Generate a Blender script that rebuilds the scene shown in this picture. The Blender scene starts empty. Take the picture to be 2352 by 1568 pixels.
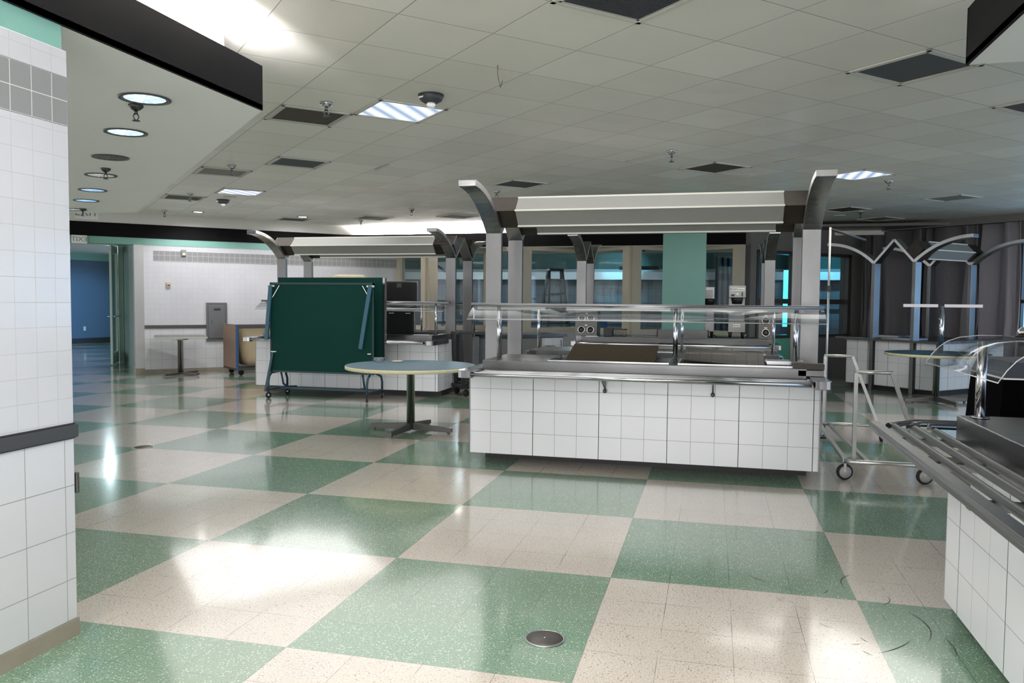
import bpy, bmesh, math, random
from mathutils import Vector, Matrix, Euler
random.seed(7)
C = bpy.context.scene.collection
SQ = math.sqrt(.5)
PI = math.pi

# ---------------------------------------------------------------- mesh builder
class MB:
    def __init__(s):
        s.v = []; s.f = []; s.m = []; s.s = []
    def add(s, vs, fs, m=0, smooth=False, M=None):
        b = len(s.v)
        for p in vs:
            p = Vector(p)
            s.v.append(M @ p if M is not None else p)
        for f in fs:
            s.f.append([b + i for i in f]); s.m.append(m); s.s.append(smooth)
        return s
    def box(s, x0, y0, z0, x1, y1, z1, m=0, M=None):
        if x0 > x1: x0, x1 = x1, x0
        if y0 > y1: y0, y1 = y1, y0
        if z0 > z1: z0, z1 = z1, z0
        vs = [(x0,y0,z0),(x1,y0,z0),(x1,y1,z0),(x0,y1,z0),(x0,y0,z1),(x1,y0,z1),(x1,y1,z1),(x0,y1,z1)]
        return s.add(vs, [(0,3,2,1),(4,5,6,7),(0,1,5,4),(1,2,6,5),(2,3,7,6),(3,0,4,7)], m, False, M)
    def bar(s, a, b, w, h, m=0, up=(0,0,1)):
        a = Vector(a); b = Vector(b); d = (b-a)
        L = d.length; d.normalize(); u = Vector(up)
        if abs(d.dot(u)) > .98: u = Vector((0,1,0))
        x = d.cross(u).normalized(); u = x.cross(d)
        vs = []
        for p in (a, b):
            for sx, sz in ((-1,-1),(1,-1),(1,1),(-1,1)):
                vs.append(p + x*sx*w/2 + u*sz*h/2)
        return s.add(vs, [(0,3,2,1),(4,5,6,7),(0,1,5,4),(1,2,6,5),(2,3,7,6),(3,0,4,7)], m)
    def tube(s, pts, r, n=12, m=0, closed=False, caps=True):
        pts = [Vector(p) for p in pts]; N = len(pts); vs = []; pu = None
        for i, p in enumerate(pts):
            if closed: d = pts[(i+1) % N] - pts[i-1]
            else: d = pts[min(i+1, N-1)] - pts[max(i-1, 0)]
            d.normalize()
            if pu is None:
                pu = Vector((0,0,1)) if abs(d.z) < .9 else Vector((1,0,0))
            x = d.cross(pu).normalized(); pu = x.cross(d).normalized()
            rr = r[i] if isinstance(r, (list, tuple)) else r
            for k in range(n):
                a = 2*PI*k/n
                vs.append(p + x*math.cos(a)*rr + pu*math.sin(a)*rr)
        fs = []
        for i in range(N if closed else N-1):
            j = (i+1) % N
            for k in range(n):
                l = (k+1) % n
                fs.append((i*n+k, i*n+l, j*n+l, j*n+k))
        s.add(vs, fs, m, True)
        if caps and not closed:
            b = len(s.v) - len(vs)
            s.f.append([b+k for k in range(n)][::-1]); s.m.append(m); s.s.append(False)
            s.f.append([b+(N-1)*n+k for k in range(n)]); s.m.append(m); s.s.append(False)
        return s
    def lathe(s, prof, c=(0,0,0), n=24, m=0, M=None, smooth=True):
        vs = []; fs = []; c = Vector(c)
        for r, z in prof:
            for k in range(n):
                a = 2*PI*k/n
                vs.append(c + Vector((r*math.cos(a), r*math.sin(a), z)))
        P = len(prof)
        for i in range(P-1):
            for k in range(n):
                l = (k+1) % n
                fs.append((i*n+k, i*n+l, (i+1)*n+l, (i+1)*n+k))
        if prof[0][0] > 1e-5: fs.append(tuple(range(n))[::-1])
        if prof[-1][0] > 1e-5: fs.append(tuple((P-1)*n+k for k in range(n)))
        return s.add(vs, fs, m, smooth, M)
    def prism(s, poly, z0, z1, m=0, M=None):       # poly in xy
        n = len(poly)
        vs = [(x,y,z0) for x,y in poly] + [(x,y,z1) for x,y in poly]
        fs = [tuple(range(n))[::-1], tuple(range(n, 2*n))] + [(i,(i+1)%n,n+(i+1)%n,n+i) for i in range(n)]
        return s.add(vs, fs, m, False, M)
    def prismx(s, poly, x0, x1, m=0):              # poly in yz, extruded in x
        n = len(poly)
        vs = [(x0,y,z) for y,z in poly] + [(x1,y,z) for y,z in poly]
        fs = [tuple(range(n))[::-1], tuple(range(n, 2*n))] + [(i,(i+1)%n,n+(i+1)%n,n+i) for i in range(n)]
        return s.add(vs, fs, m)
    def strip(s, path, t, x0, x1, m=0):            # path in yz (centre line), thickness t, width x0..x1
        n = len(path); L = []; R = []
        for i, (y, z) in enumerate(path):
            a = Vector(path[max(i-1,0)]); b = Vector(path[min(i+1,n-1)]); d = (b-a).normalized(); nn = Vector((-d.y, d.x))
            L.append((y+nn.x*t/2, z+nn.y*t/2)); R.append((y-nn.x*t/2, z-nn.y*t/2))
        for i in range(n-1):
            q = [L[i], L[i+1], R[i+1], R[i]]
            vs = [(x0,)+tuple(p) for p in q] + [(x1,)+tuple(p) for p in q]
            fs = [(0,1,2,3),(7,6,5,4),(0,4,5,1),(3,2,6,7)]
            if i == 0: fs.append((0,3,7,4))
            if i == n-2: fs.append((1,5,6,2))
            s.add(vs, fs, m, False)
            s.m[-len(fs)] = s.m[-len(fs)+1] = m+1
        return s
    def build(s, name, mats, parent=None, loc=None, rot=None, bevel=0, label=None, kind=None):
        me = bpy.data.meshes.new(name)
        me.from_pydata([tuple(p) for p in s.v], [], s.f)
        if not isinstance(mats, (list, tuple)): mats = [mats]
        for mt in mats: me.materials.append(mt)
        bm = bmesh.new(); bm.from_mesh(me)
        bmesh.ops.recalc_face_normals(bm, faces=bm.faces)
        bm.to_mesh(me); bm.free()
        uv = me.uv_layers.new(name='UVMap')
        for i, p in enumerate(me.polygons):
            p.material_index = s.m[i]; p.use_smooth = s.s[i]
            nrm = p.normal
            for li in p.loop_indices:
                co = me.vertices[me.loops[li].vertex_index].co
                if abs(nrm.z) > .7: uv.data[li].uv = (co.x, co.y)
                else:
                    h = Vector((-nrm.y, nrm.x)); 
                    if h.length < 1e-6: h = Vector((1,0))
                    h.normalize()
                    if (abs(h.x) >= abs(h.y) and h.x < 0) or (abs(h.y) > abs(h.x) and h.y < 0): h = -h
                    uv.data[li].uv = (co.x*h.x + co.y*h.y, co.z)
        o = bpy.data.objects.new(name, me); C.objects.link(o)
        if parent is not None: o.parent = parent
        if loc is not None: o.location = loc
        if rot is not None: o.rotation_euler = rot
        if bevel:
            b = o.modifiers.new('bevel', 'BEVEL'); b.width = bevel; b.segments = 2; b.limit_method = 'ANGLE'
        if label: o['label'] = label
        if kind: o['kind'] = kind
        return o

def thing(name, label, cat, loc=(0,0,0), rz=0, group=None):
    o = bpy.data.objects.new(name, None); C.objects.link(o)
    o.location = loc; o.rotation_euler = (0,0,rz); o.empty_display_size = .1
    o['label'] = label; o['category'] = cat
    if group: o['group'] = group
    return o
def tag(o, label, cat, group=None, kind=None):
    o['label'] = label; o['category'] = cat
    if group: o['group'] = group
    if kind: o['kind'] = kind
    return o
def struct(o): o['kind'] = 'structure'; return o
def dup(root, loc, label=None, rz=None, skip=(), group=None):
    r = root.copy(); C.objects.link(r); r.location = loc
    if rz is not None: r.rotation_euler = (0,0,rz)
    if label: r['label'] = label
    if group: r['group'] = group
    for ch in list(root.children):
        if any(ch.name.startswith(k) for k in skip): continue
        c = ch.copy(); C.objects.link(c); c.parent = r
        for g in list(ch.children):
            d = g.copy(); C.objects.link(d); d.parent = c
    return r
def text(body, parent, loc, rot, size, mat, name='lettering', ext=.001):
    cu = bpy.data.curves.new(name, 'FONT'); cu.body = body; cu.size = size; cu.extrude = ext
    cu.align_x = 'CENTER'; cu.align_y = 'CENTER'; cu.materials.append(mat)
    tmp = bpy.data.objects.new(name, cu); C.objects.link(tmp); bpy.context.view_layer.update()
    me = bpy.data.meshes.new_from_object(tmp.evaluated_get(bpy.context.evaluated_depsgraph_get())); bpy.data.objects.remove(tmp)
    me.materials.clear(); me.materials.append(mat)
    o = bpy.data.objects.new(name, me); C.objects.link(o); o.parent = parent; o.location = loc; o.rotation_euler = rot
    return o

# ---------------------------------------------------------------- materials
def srgb(r, g, b):
    f = lambda c: (c/255/12.92) if c/255 <= .04045 else ((c/255+.055)/1.055)**2.4
    return (f(r), f(g), f(b), 1)
class NT:
    def __init__(s, name):
        s.mat = bpy.data.materials.new(name); s.mat.use_nodes = True
        s.t = s.mat.node_tree; s.b = s.t.nodes['Principled BSDF']; s.out = s.t.nodes['Material Output']
    def n(s, typ, **kw):
        nd = s.t.nodes.new(typ)
        for k, v in kw.items(): setattr(nd, k, v)
        return nd
    def l(s, a, b): s.t.links.new(a, b)
    def math(s, op, a, b=None, c=None):
        nd = s.n('ShaderNodeMath', operation=op)
        for i, v in enumerate((a, b, c)):
            if v is None: continue
            if isinstance(v, (int, float)): nd.inputs[i].default_value = v
            else: s.l(v, nd.inputs[i])
        return nd.outputs[0]
    def mix(s, fac, a, b):
        nd = s.n('ShaderNodeMix', data_type='RGBA')
        for sock, v in ((nd.inputs[0], fac), (nd.inputs[6], a), (nd.inputs[7], b)):
            if isinstance(v, (int, float)): sock.default_value = v
            elif isinstance(v, tuple): sock.default_value = v
            else: s.l(v, sock)
        return nd.outputs[2]
    def uv(s):
        nd = s.n('ShaderNodeUVMap'); sp = s.n('ShaderNodeSeparateXYZ'); s.l(nd.outputs[0], sp.inputs[0])
        return nd.outputs[0], sp.outputs[0], sp.outputs[1]
    def noise(s, vec, scale, detail=3, rough=.5):
        nd = s.n('ShaderNodeTexNoise'); nd.inputs['Scale'].default_value = scale
        nd.inputs['Detail'].default_value = detail; nd.inputs['Roughness'].default_value = rough
        s.l(vec, nd.inputs['Vector']); return nd.outputs[0]
    def line(s, u, pitch, off, w):                 # 1 on grid lines
        d = s.math('PINGPONG', s.math('ADD', u, -off + 1000*pitch), pitch/2)
        return s.math('LESS_THAN', d, w/2)
    def bump(s, h, strength, dist=.01):
        nd = s.n('ShaderNodeBump'); nd.inputs['Strength'].default_value = strength; nd.inputs['Distance'].default_value = dist
        s.l(h, nd.inputs['Height']); s.l(nd.outputs[0], s.b.inputs['Normal'])
    def ramp(s, v, a, b):
        nd = s.n('ShaderNodeMapRange'); nd.inputs[1].default_value = a; nd.inputs[2].default_value = b
        s.l(v, nd.inputs[0]); return nd.outputs[0]

def plain(name, col, rough=.5, metal=0, spec=.5, noise=0, nscale=8):
    m = NT(name); m.b.inputs['Roughness'].default_value = rough; m.b.inputs['Metallic'].default_value = metal
    m.b.inputs['Specular IOR Level'].default_value = spec
    if noise:
        tc = m.n('ShaderNodeTexCoord'); nz = m.noise(tc.outputs['Object'], nscale, 4)
        d = tuple(c*(1-noise) for c in col[:3]) + (1,)
        u = tuple(min(1, c*(1+noise*.6)) for c in col[:3]) + (1,)
        m.l(m.mix(nz, d, u), m.b.inputs['Base Color'])
    else: m.b.inputs['Base Color'].default_value = col
    return m.mat
def emit(name, col, st):
    m = NT(name); m.b.inputs['Base Color'].default_value = col
    m.b.inputs['Emission Color'].default_value = col; m.b.inputs['Emission Strength'].default_value = st
    return m.mat
def steel(name, base=.55, rough=.28, stretch=(60,60,2)):
    m = NT(name); m.b.inputs['Metallic'].default_value = 1
    tc = m.n('ShaderNodeTexCoord'); mp = m.n('ShaderNodeMapping'); mp.inputs['Scale'].default_value = stretch
    m.l(tc.outputs['Object'], mp.inputs['Vector'])
    nz = m.noise(mp.outputs[0], 6, 4, .6); n2 = m.noise(tc.outputs['Object'], 3.5, 3)
    m.l(m.mix(nz, (base*.85,)*3+(1,), (base*1.1, base*1.1, base*1.12, 1)), m.b.inputs['Base Color'])
    m.l(m.math('ADD', m.math('MULTIPLY', n2, .22), rough-.1), m.b.inputs['Roughness'])
    m.bump(nz, .08, .002)
    return m.mat
def tile(name, pu, pv, col, grout, w=.004, offu=0, offv=0, rough=.22, vary=.04, dirt=0):
    m = NT(name); uvv, u, v = m.uv()
    msk = m.math('MAXIMUM', m.line(u, pu, offu, w), m.line(v, pv, offv, w))
    # per-tile shade
    cu = m.math('FLOOR', m.math('DIVIDE', m.math('ADD', u, -offu+1000*pu), pu)); cv = m.math('FLOOR', m.math('DIVIDE', m.math('ADD', v, -offv+1000*pv), pv))
    cb = m.n('ShaderNodeCombineXYZ'); m.l(cu, cb.inputs[0]); m.l(cv, cb.inputs[1])
    wn = m.n('ShaderNodeTexWhiteNoise', noise_dimensions='2D'); m.l(cb.outputs[0], wn.inputs['Vector'])
    k = m.mix(wn.outputs[0], tuple(c*(1-vary) for c in col[:3])+(1,), col)
    nz = m.noise(uvv, 2.2, 4, .6)
    k = m.mix(m.math('MULTIPLY', nz, .12+dirt), k, tuple(c*.75 for c in col[:3])+(1,))
    m.l(m.mix(msk, k, grout), m.b.inputs['Base Color'])
    m.l(m.math('ADD', m.math('MULTIPLY', msk, .5), rough), m.b.inputs['Roughness'])
    n2 = m.noise(uvv, 9, 2)
    m.bump(m.math('ADD', m.math('MULTIPLY', msk, -1), m.math('MULTIPLY', n2, .12)), .35, .003)
    return m.mat

# floor -------------------------------------------------------
S = 1.2192
def floor_mat():
    m = NT('vinyl_floor'); uvv, u, v = m.uv()
    big = m.math('MODULO', m.math('ABSOLUTE', m.math('ADD', m.math('FLOOR', m.math('ADD', m.math('DIVIDE', u, S), 100)), m.math('FLOOR', m.math('ADD', m.math('DIVIDE', v, S), 100)))), 2)
    n_big = m.noise(uvv, .9, 3); n_mid = m.noise(uvv, 18, 3, .7); n_f = m.noise(uvv, 120, 4, .75)
    vo = m.n('ShaderNodeTexVoronoi'); vo.inputs['Scale'].default_value = 95; m.l(uvv, vo.inputs['Vector'])
    chip = m.math('LESS_THAN', vo.outputs['Distance'], .30)
    cr = m.n('ShaderNodeSeparateColor'); m.l(vo.outputs['Color'], cr.inputs[0])
    # per 12 inch tile tint
    T = .3048
    cu = m.math('FLOOR', m.math('ADD', m.math('DIVIDE', u, T), 400.001)); cv = m.math('FLOOR', m.math('ADD', m.math('DIVIDE', v, T), 400.001))
    cb = m.n('ShaderNodeCombineXYZ'); m.l(cu, cb.inputs[0]); m.l(cv, cb.inputs[1])
    wn = m.n('ShaderNodeTexWhiteNoise', noise_dimensions='2D'); m.l(cb.outputs[0], wn.inputs['Vector'])
    green = m.mix(m.ramp(n_f, .38, .62), srgb(70,110,88), srgb(140,172,150))
    green = m.mix(m.math('MULTIPLY', wn.outputs[0], .22), green, srgb(128,150,120))
    green = m.mix(m.math('MULTIPLY', m.math('MULTIPLY', chip, m.math('GREATER_THAN', cr.outputs[0], .66)), .75), green, srgb(222,232,218))
    cream = m.mix(m.ramp(n_f, .38, .62), srgb(180,170,158), srgb(226,219,211))
    cream = m.mix(m.math('MULTIPLY', wn.outputs[0], .18), cream, srgb(198,186,168))
    cream = m.mix(m.math('MULTIPLY', m.math('MULTIPLY', chip, m.math('GREATER_THAN', cr.outputs[0], .78)), .7), cream, srgb(104,96,88))
    dk = m.math('MULTIPLY', m.math('MULTIPLY', chip, m.math('GREATER_THAN', cr.outputs[1], .975)), .9)
    cream = m.mix(dk, cream, srgb(40,36,34))
    even = m.math('LESS_THAN', big, .5)
    k = m.mix(even, cream, green)
    k = m.mix(m.math('MULTIPLY', m.ramp(n_big, .35, .75), .22), k, srgb(150,142,128))
    ln = m.math('MAXIMUM', m.line(u, T, 0, .003), m.line(v, T, 0, .003))
    ln = m.math('MULTIPLY', ln, m.ramp(m.noise(uvv, 3.1, 2), .35, .62))
    k = m.mix(m.math('MULTIPLY', ln, .8), k, srgb(60,56,50))
    m.l(k, m.b.inputs['Base Color'])
    m.l(m.math('ADD', m.math('MULTIPLY', n_mid, .10), m.math('ADD', m.math('MULTIPLY', n_big, .10), .06)), m.b.inputs['Roughness'])
    m.b.inputs['Specular IOR Level'].default_value = .6
    m.b.inputs['Coat Weight'].default_value = .7; m.b.inputs['Coat Roughness'].default_value = .08
    w = m.noise(uvv, 7, 2)
    m.bump(m.math('ADD', m.math('MULTIPLY', w, .5), m.math('MULTIPLY', ln, -.2)), .10, .004)
    return m.mat
M_floor = floor_mat()

CO = (-.0218, 1.279); CT = .6096
def ceiling_mat():
    m = NT('ceiling_tiles'); uvv, u, v = m.uv()
    x = m.math('ADD', u, -CO[0]); y = m.math('ADD', v, -CO[1])
    p = m.math('MULTIPLY', m.math('ADD', x, y), SQ); q = m.math('MULTIPLY', m.math('SUBTRACT', y, x), SQ)
    ln = m.math('MAXIMUM', m.line(p, CT, 0, .007), m.line(q, CT, 0, .007))
    ln2 = m.math('MAXIMUM', m.line(p, CT, .004, .004), m.line(q, CT, .004, .004))
    # perforation dots
    d1 = m.math('PINGPONG', m.math('ADD', p, 100), .0065); d2 = m.math('PINGPONG', m.math('ADD', q, 100), .0065)
    dot = m.math('LESS_THAN', m.math('ADD', m.math('MULTIPLY', d1, d1), m.math('MULTIPLY', d2, d2)), .0000075)
    cu = m.math('FLOOR', m.math('ADD', m.math('DIVIDE', p, CT), 200)); cv = m.math('FLOOR', m.math('ADD', m.math('DIVIDE', q, CT), 200))
    cb = m.n('ShaderNodeCombineXYZ'); m.l(cu, cb.inputs[0]); m.l(cv, cb.inputs[1])
    wn = m.n('ShaderNodeTexWhiteNoise', noise_dimensions='2D'); m.l(cb.outputs[0], wn.inputs['Vector'])
    k = m.mix(wn.outputs[0], srgb(228,224,216), srgb(241,238,231))
    k = m.mix(m.math('MULTIPLY', dot, .35), k, srgb(120,116,106))
    k = m.mix(m.math('MULTIPLY', ln, .75), k, srgb(96,92,84))
    k = m.mix(m.math('MULTIPLY', ln2, .5), k, srgb(240,240,236))
    m.l(k, m.b.inputs['Base Color'])
    m.b.inputs['Roughness'].default_value = .42; m.b.inputs['Specular IOR Level'].default_value = .5
    # sagging tiles: height rises toward tile edges
    e1 = m.math('PINGPONG', m.math('ADD', p, 200*CT), CT/2); e2 = m.math('PINGPONG', m.math('ADD', q, 200*CT), CT/2)
    sag = m.math('MULTIPLY', m.math('MULTIPLY', e1, e2), 1.0)
    m.bump(m.math('ADD', m.math('MULTIPLY', sag, -3.0), m.math('MULTIPLY', ln, -.15)), .5, .05)
    return m.mat
M_ceil = ceiling_mat()

M_steel = steel('brushed_steel', .20, .36)
M_steelh = steel('brushed_steel_flat', .12, .30, (2,60,60))
M_chrome = plain('chrome', (.52,.52,.54,1), .12, 1)
M_dsteel = steel('dark_steel', .10, .36)
M_brown = plain('bronze_brown', srgb(62,56,50), .38, .6, noise=.2)
M_arm = plain('arm_underside', srgb(70,66,62), .32, .85, noise=.15)
M_panel = plain('canopy_panel_grey', srgb(138,138,134), .55, noise=.05)
M_lip = plain('canopy_lip', srgb(214,216,206), .4)
def ctile():
    mat = tile('counter_tile', .1945, .1945, srgb(222,224,228), srgb(130,130,130), .003, -1.465, .099, .2, .03)
    t = mat.node_tree; b = t.nodes['Principled BSDF']; old = b.inputs['Base Color'].links[0].from_socket
    m = NT.__new__(NT); m.mat = mat; m.t = t; m.b = b
    _, u, v = m.uv()
    k = m.mix(m.line(u, .1945*3, -1.465, .006), old, srgb(52,50,48)); m.l(k, b.inputs['Base Color'])
    return mat
M_ctile = ctile()
M_t4 = tile('wall_tile_small', .1016, .1016, srgb(203,204,209), srgb(178,178,174), .0025, 0, .022, .14, .03)
M_t4g = tile('wall_tile_grey', .1016, .1016, srgb(142,143,144), srgb(214,214,208), .003, 0, .054, .2, .05)
M_t8 = tile('wall_tile_large', .2032, .2032, srgb(206,207,211), srgb(140,140,136), .0032, .03, .05, .16, .03)
M_base = plain('base_beige', srgb(150,142,128), .6, noise=.25)
M_black = plain('black_fascia', srgb(9,8,10), .7, 0, .15)
M_teal = plain('teal_paint', srgb(122,172,160), .5, noise=.05)
M_tealc = plain('teal_column_paint', srgb(78,124,116), .42, noise=.06)
M_white = plain('white_paint', srgb(222,221,216), .65)
M_soff = plain('soffit_paint', srgb(240,240,240), .6, noise=.03, nscale=2)
M_grey = plain('grey_wall_paint', srgb(120,118,116), .7, noise=.05)
M_beige = plain('beige_frame_paint', srgb(196,188,170), .5, noise=.05)
M_dark = plain('dark_trim', srgb(44,42,42), .5)
M_dgrey = plain('dark_grey_strip', srgb(86,84,82), .35, .5)
M_rubber = plain('black_rubber', srgb(20,20,20), .7)
M_blackp = plain('black_plastic', srgb(14,14,15), .4)
M_greenb = plain('green_board', srgb(6,54,48), .7, 0, .15, noise=.12, nscale=3)
M_bluef = plain('blue_grey_frame', srgb(40,66,82), .4, .3)
M_wood = plain('table_edge', srgb(206,200,164), .5, noise=.15, nscale=30)
M_bluet = plain('blue_table_laminate', srgb(52,88,104), .45, 0, .3, noise=.06)
M_tan = plain('tan_bag', srgb(196,178,148), .75, noise=.25, nscale=5)
M_card = plain('brown_board', srgb(128,106,92), .8, noise=.12)
M_blueedge = plain('blue_edge', srgb(40,80,130), .6)
M_brownlid = NT('woven_brown_lid')
def _lid():
    m = M_brownlid; uvv, u, v = m.uv()
    a = m.math('MAXIMUM', m.line(u, .018, 0, .006), m.line(v, .014, 0, .004))
    m.l(m.mix(a, srgb(44,38,30), srgb(66,58,44)), m.b.inputs['Base Color']); m.b.inputs['Roughness'].default_value = .45
    m.b.inputs['Roughness'].default_value = .85; m.b.inputs['Specular IOR Level'].default_value = .08
    m.bump(a, .4, .003); return m.mat
M_brownlid = _lid()
def glass(name, tint=(1,1,1,1), rough=.02, ior=1.45, boost=1.0):
    m = bpy.data.materials.new(name); m.use_nodes = True; t = m.node_tree
    t.nodes.remove(t.nodes['Principled BSDF']); out = t.nodes['Material Output']
    tr = t.nodes.new('ShaderNodeBsdfTransparent'); tr.inputs[0].default_value = tint
    gl = t.nodes.new('ShaderNodeBsdfGlossy'); gl.inputs['Roughness'].default_value = rough
    fr = t.nodes.new('ShaderNodeFresnel'); ge = t.nodes.new('ShaderNodeNewGeometry')
    mr = t.nodes.new('ShaderNodeMapRange'); mr.inputs[3].default_value = ior; mr.inputs[4].default_value = 1/ior
    t.links.new(ge.outputs['Backfacing'], mr.inputs[0]); t.links.new(mr.outputs[0], fr.inputs[0])
    mu = t.nodes.new('ShaderNodeMath'); mu.operation = 'MULTIPLY'; mu.use_clamp = True; mu.inputs[1].default_value = boost
    mx = t.nodes.new('ShaderNodeMixShader')
    t.links.new(fr.outputs[0], mu.inputs[0]); t.links.new(mu.outputs[0], mx.inputs[0]); t.links.new(tr.outputs[0], mx.inputs[1]); t.links.new(gl.outputs[0], mx.inputs[2])
    t.links.new(mx.outputs[0], out.inputs[0]); return m
M_glass = glass('window_glass', (.86,.92,.92,1), .02, 1.5, 1.0)
M_acr = glass('clear_acrylic', (.93,.94,.95,1), .05, 1.4, .7)
M_edge = plain('acrylic_edge', srgb(170,172,174), .3)
M_tray = glass('smoky_clear_plastic', (.50,.48,.43,1), .35, 1.4, .35)
M_tube = emit('fluorescent_tube', (1,.98,.97,1), 22)
M_trof = NT('troffer_lens')
def _trof():
    m = M_trof; uvv, u, v = m.uv()
    q = m.math('MULTIPLY', m.math('SUBTRACT', v, u), SQ)
    a = m.math('PINGPONG', m.math('ADD', q, 0), .075)
    k = m.mix(m.ramp(a, 0, .075), srgb(120,138,165), srgb(226,232,245))
    m.l(k, m.b.inputs['Base Color']); m.l(k, m.b.inputs['Emission Color']); m.b.inputs['Emission Strength'].default_value = .75
    return m.mat
M_trof = _trof()
M_lit = emit('downlight_glow', srgb(205,222,245), 1.1)
M_litb = emit('downlight_glow_blue', srgb(140,190,235), .9)
M_refl = plain('downlight_reflector', (.35,.35,.36,1), .2, 1)
M_lampw = emit('lamp_white', (1,.97,.95,1), 6)
M_dirty = plain('dirty_vent_grille', srgb(74,66,60), .7, noise=.45, nscale=14)
M_vent = plain('slate_vent_grille', srgb(70,72,78), .6, noise=.1)
M_lightvent = plain('faded_vent_grille', srgb(140,136,128), .7, noise=.3, nscale=10)
M_vframe = plain('vent_frame', srgb(206,204,196), .45)
M_blue = plain('blue_wall_paint', srgb(84,106,128), .6, noise=.04)
M_steelw = steel('stainless_corner', .42, .35)
M_btile = tile('back_room_tile', .1016*2, .1016*2, srgb(112,120,128), srgb(76,82,88), .008, 0, 0, .25, .04)
M_sky = emit('bluish_daylight', srgb(90,180,255), 2.2)
M_cyan = emit('cyan_glow', srgb(60,190,235), 2.5)

def curtain_mat():
    m = NT('grey_curtain'); tc = m.n('ShaderNodeTexCoord'); nz = m.noise(tc.outputs['Object'], 60, 3)
    m.l(m.mix(nz, srgb(104,100,104), srgb(132,128,132)), m.b.inputs['Base Color']); m.b.inputs['Roughness'].default_value = .9
    m.b.inputs['Specular IOR Level'].default_value = .1
    return m.mat
M_curt = curtain_mat()

# ================================================================ SETTING
H = 3.061; ZS = 2.605; ZT = 2.866
m = MB(); m.box(-26, -9, -.1, 16, 26, 0); struct(m.build('floor', M_floor))
m = MB(); m.box(-12, -9, H, 12, 17.5, H+.1); struct(m.build('ceiling', M_ceil))

# near wall with tiles (runs toward the viewer)
X0 = -.94; Y0 = -.12
m = MB()
m.box(X0-.6, -9, .075, X0, Y0, .863, 1)
m.box(X0-.6, -9, .927, X0, Y0, 2.186, 0)
m.box(X0-.6, -9, 2.186, X0+.0005, Y0+.0005, 2.388, 2)
m.box(X0-.6, -9, 2.388, X0, Y0, 2.499, 0)
m.box(X0-.6, -9, 2.499, X0-.012, Y0-.012, ZS, 3)
wl = struct(m.build('wall_left', [M_t4, M_t8, M_t4g, M_teal], bevel=.004))
m = MB(); m.box(X0-.6, -9, .863, X0+.004, Y0+.004, .868); m.box(X0-.6, -9, .868, X0+.012, Y0+.012, .922, 1); m.box(X0-.6, -9, .922, X0+.004, Y0+.004, .927)
struct(m.build('trim_1', [M_dark, M_dgrey]))
m = MB(); m.box(X0-.6, -9, 0, X0+.006, Y0+.006, .075); struct(m.build('baseboard_left', M_base))
wp = tag(MB().box(X0-.06, Y0+.006, .62, X0+.006, Y0+.02, .71).build('wall_plate', M_dgrey, bevel=.003), 'small dark metal plate on the end of the near tiled wall', 'wall plate')

# left soffit with fascia and cove
A = (-.945, 1.40); Bc = (-5.81, 6.265)
m = MB()
m.prism([(-9.5,-9),(A[0],-9),A,Bc,(-9.5,6.05)], ZS, ZS+.03, 0)
struct(m.build('trim_2', M_soff))
def fascia(name, pts, t=.012, z0=ZS-.003, z1=ZT, mat=M_black, side=1):
    m = MB()
    for a, b in zip(pts[:-1], pts[1:]):
        a = Vector(a); b = Vector(b); d = (b-a).normalized(); n = Vector((-d.y, d.x))*side
        q = [a, b, b+n*t, a+n*t]
        m.prism([tuple(v) for v in q], z0, z1)
    return struct(m.build(name, mat))
fascia('trim_3', [(A[0],-9), A])
fascia('trim_17', [A, Bc, (-9.5, 6.09)], .012, ZS+.001)
fascia('trim_4', [(A[0]-.2,-9), (A[0]-.2,A[1]-.09), (Bc[0]-.2, Bc[1]-.13), (-9.5,5.9)], .04, ZS+.03, H, M_white)
# cove tubes on the slab
def cove_tube(name, a, b, label, n=3):
    t = thing(name, label, 'light', ((a[0]+b[0])/2, (a[1]+b[1])/2, ZS+.03), math.atan2(b[1]-a[1], b[0]-a[0]), 'fluorescent strips in the coves')
    L = math.hypot(b[0]-a[0], b[1]-a[1])
    MB().box(-L/2, -.03, 0, L/2, .03, .04).build('batten', M_white, t)
    MB().tube([(-L/2+.02,0,.058), (L/2-.02,0,.058)], .014).build('tube', M_tube, t)
    return t
cove_tube('cove_light', (A[0]-.12,-2.4), (A[0]-.12,1.2), 'fluorescent strip behind the black fascia of the near soffit')

# right soffit
m = MB(); m.prism([(2.855,1.285),(9,1.285),(9,-9),(2.855,-9)], ZS, ZS+.03); struct(m.build('trim_5', M_soff))
fascia('trim_6', [(2.855,-9),(2.855,1.285)], -.012, ZS-.003, ZT, M_black)
fascia('trim_18', [(2.855,1.285),(9,1.285)], -.012, ZS+.001, ZT, M_black)
fascia('trim_7', [(3.05,-9),(3.05,1.10),(9,1.10)], -.04, ZS+.03, H, M_white)
cove_tube('cove_light', (2.98,-2.4), (2.98,.9), 'fluorescent strip behind the dark fascia over the near tray slide')

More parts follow.
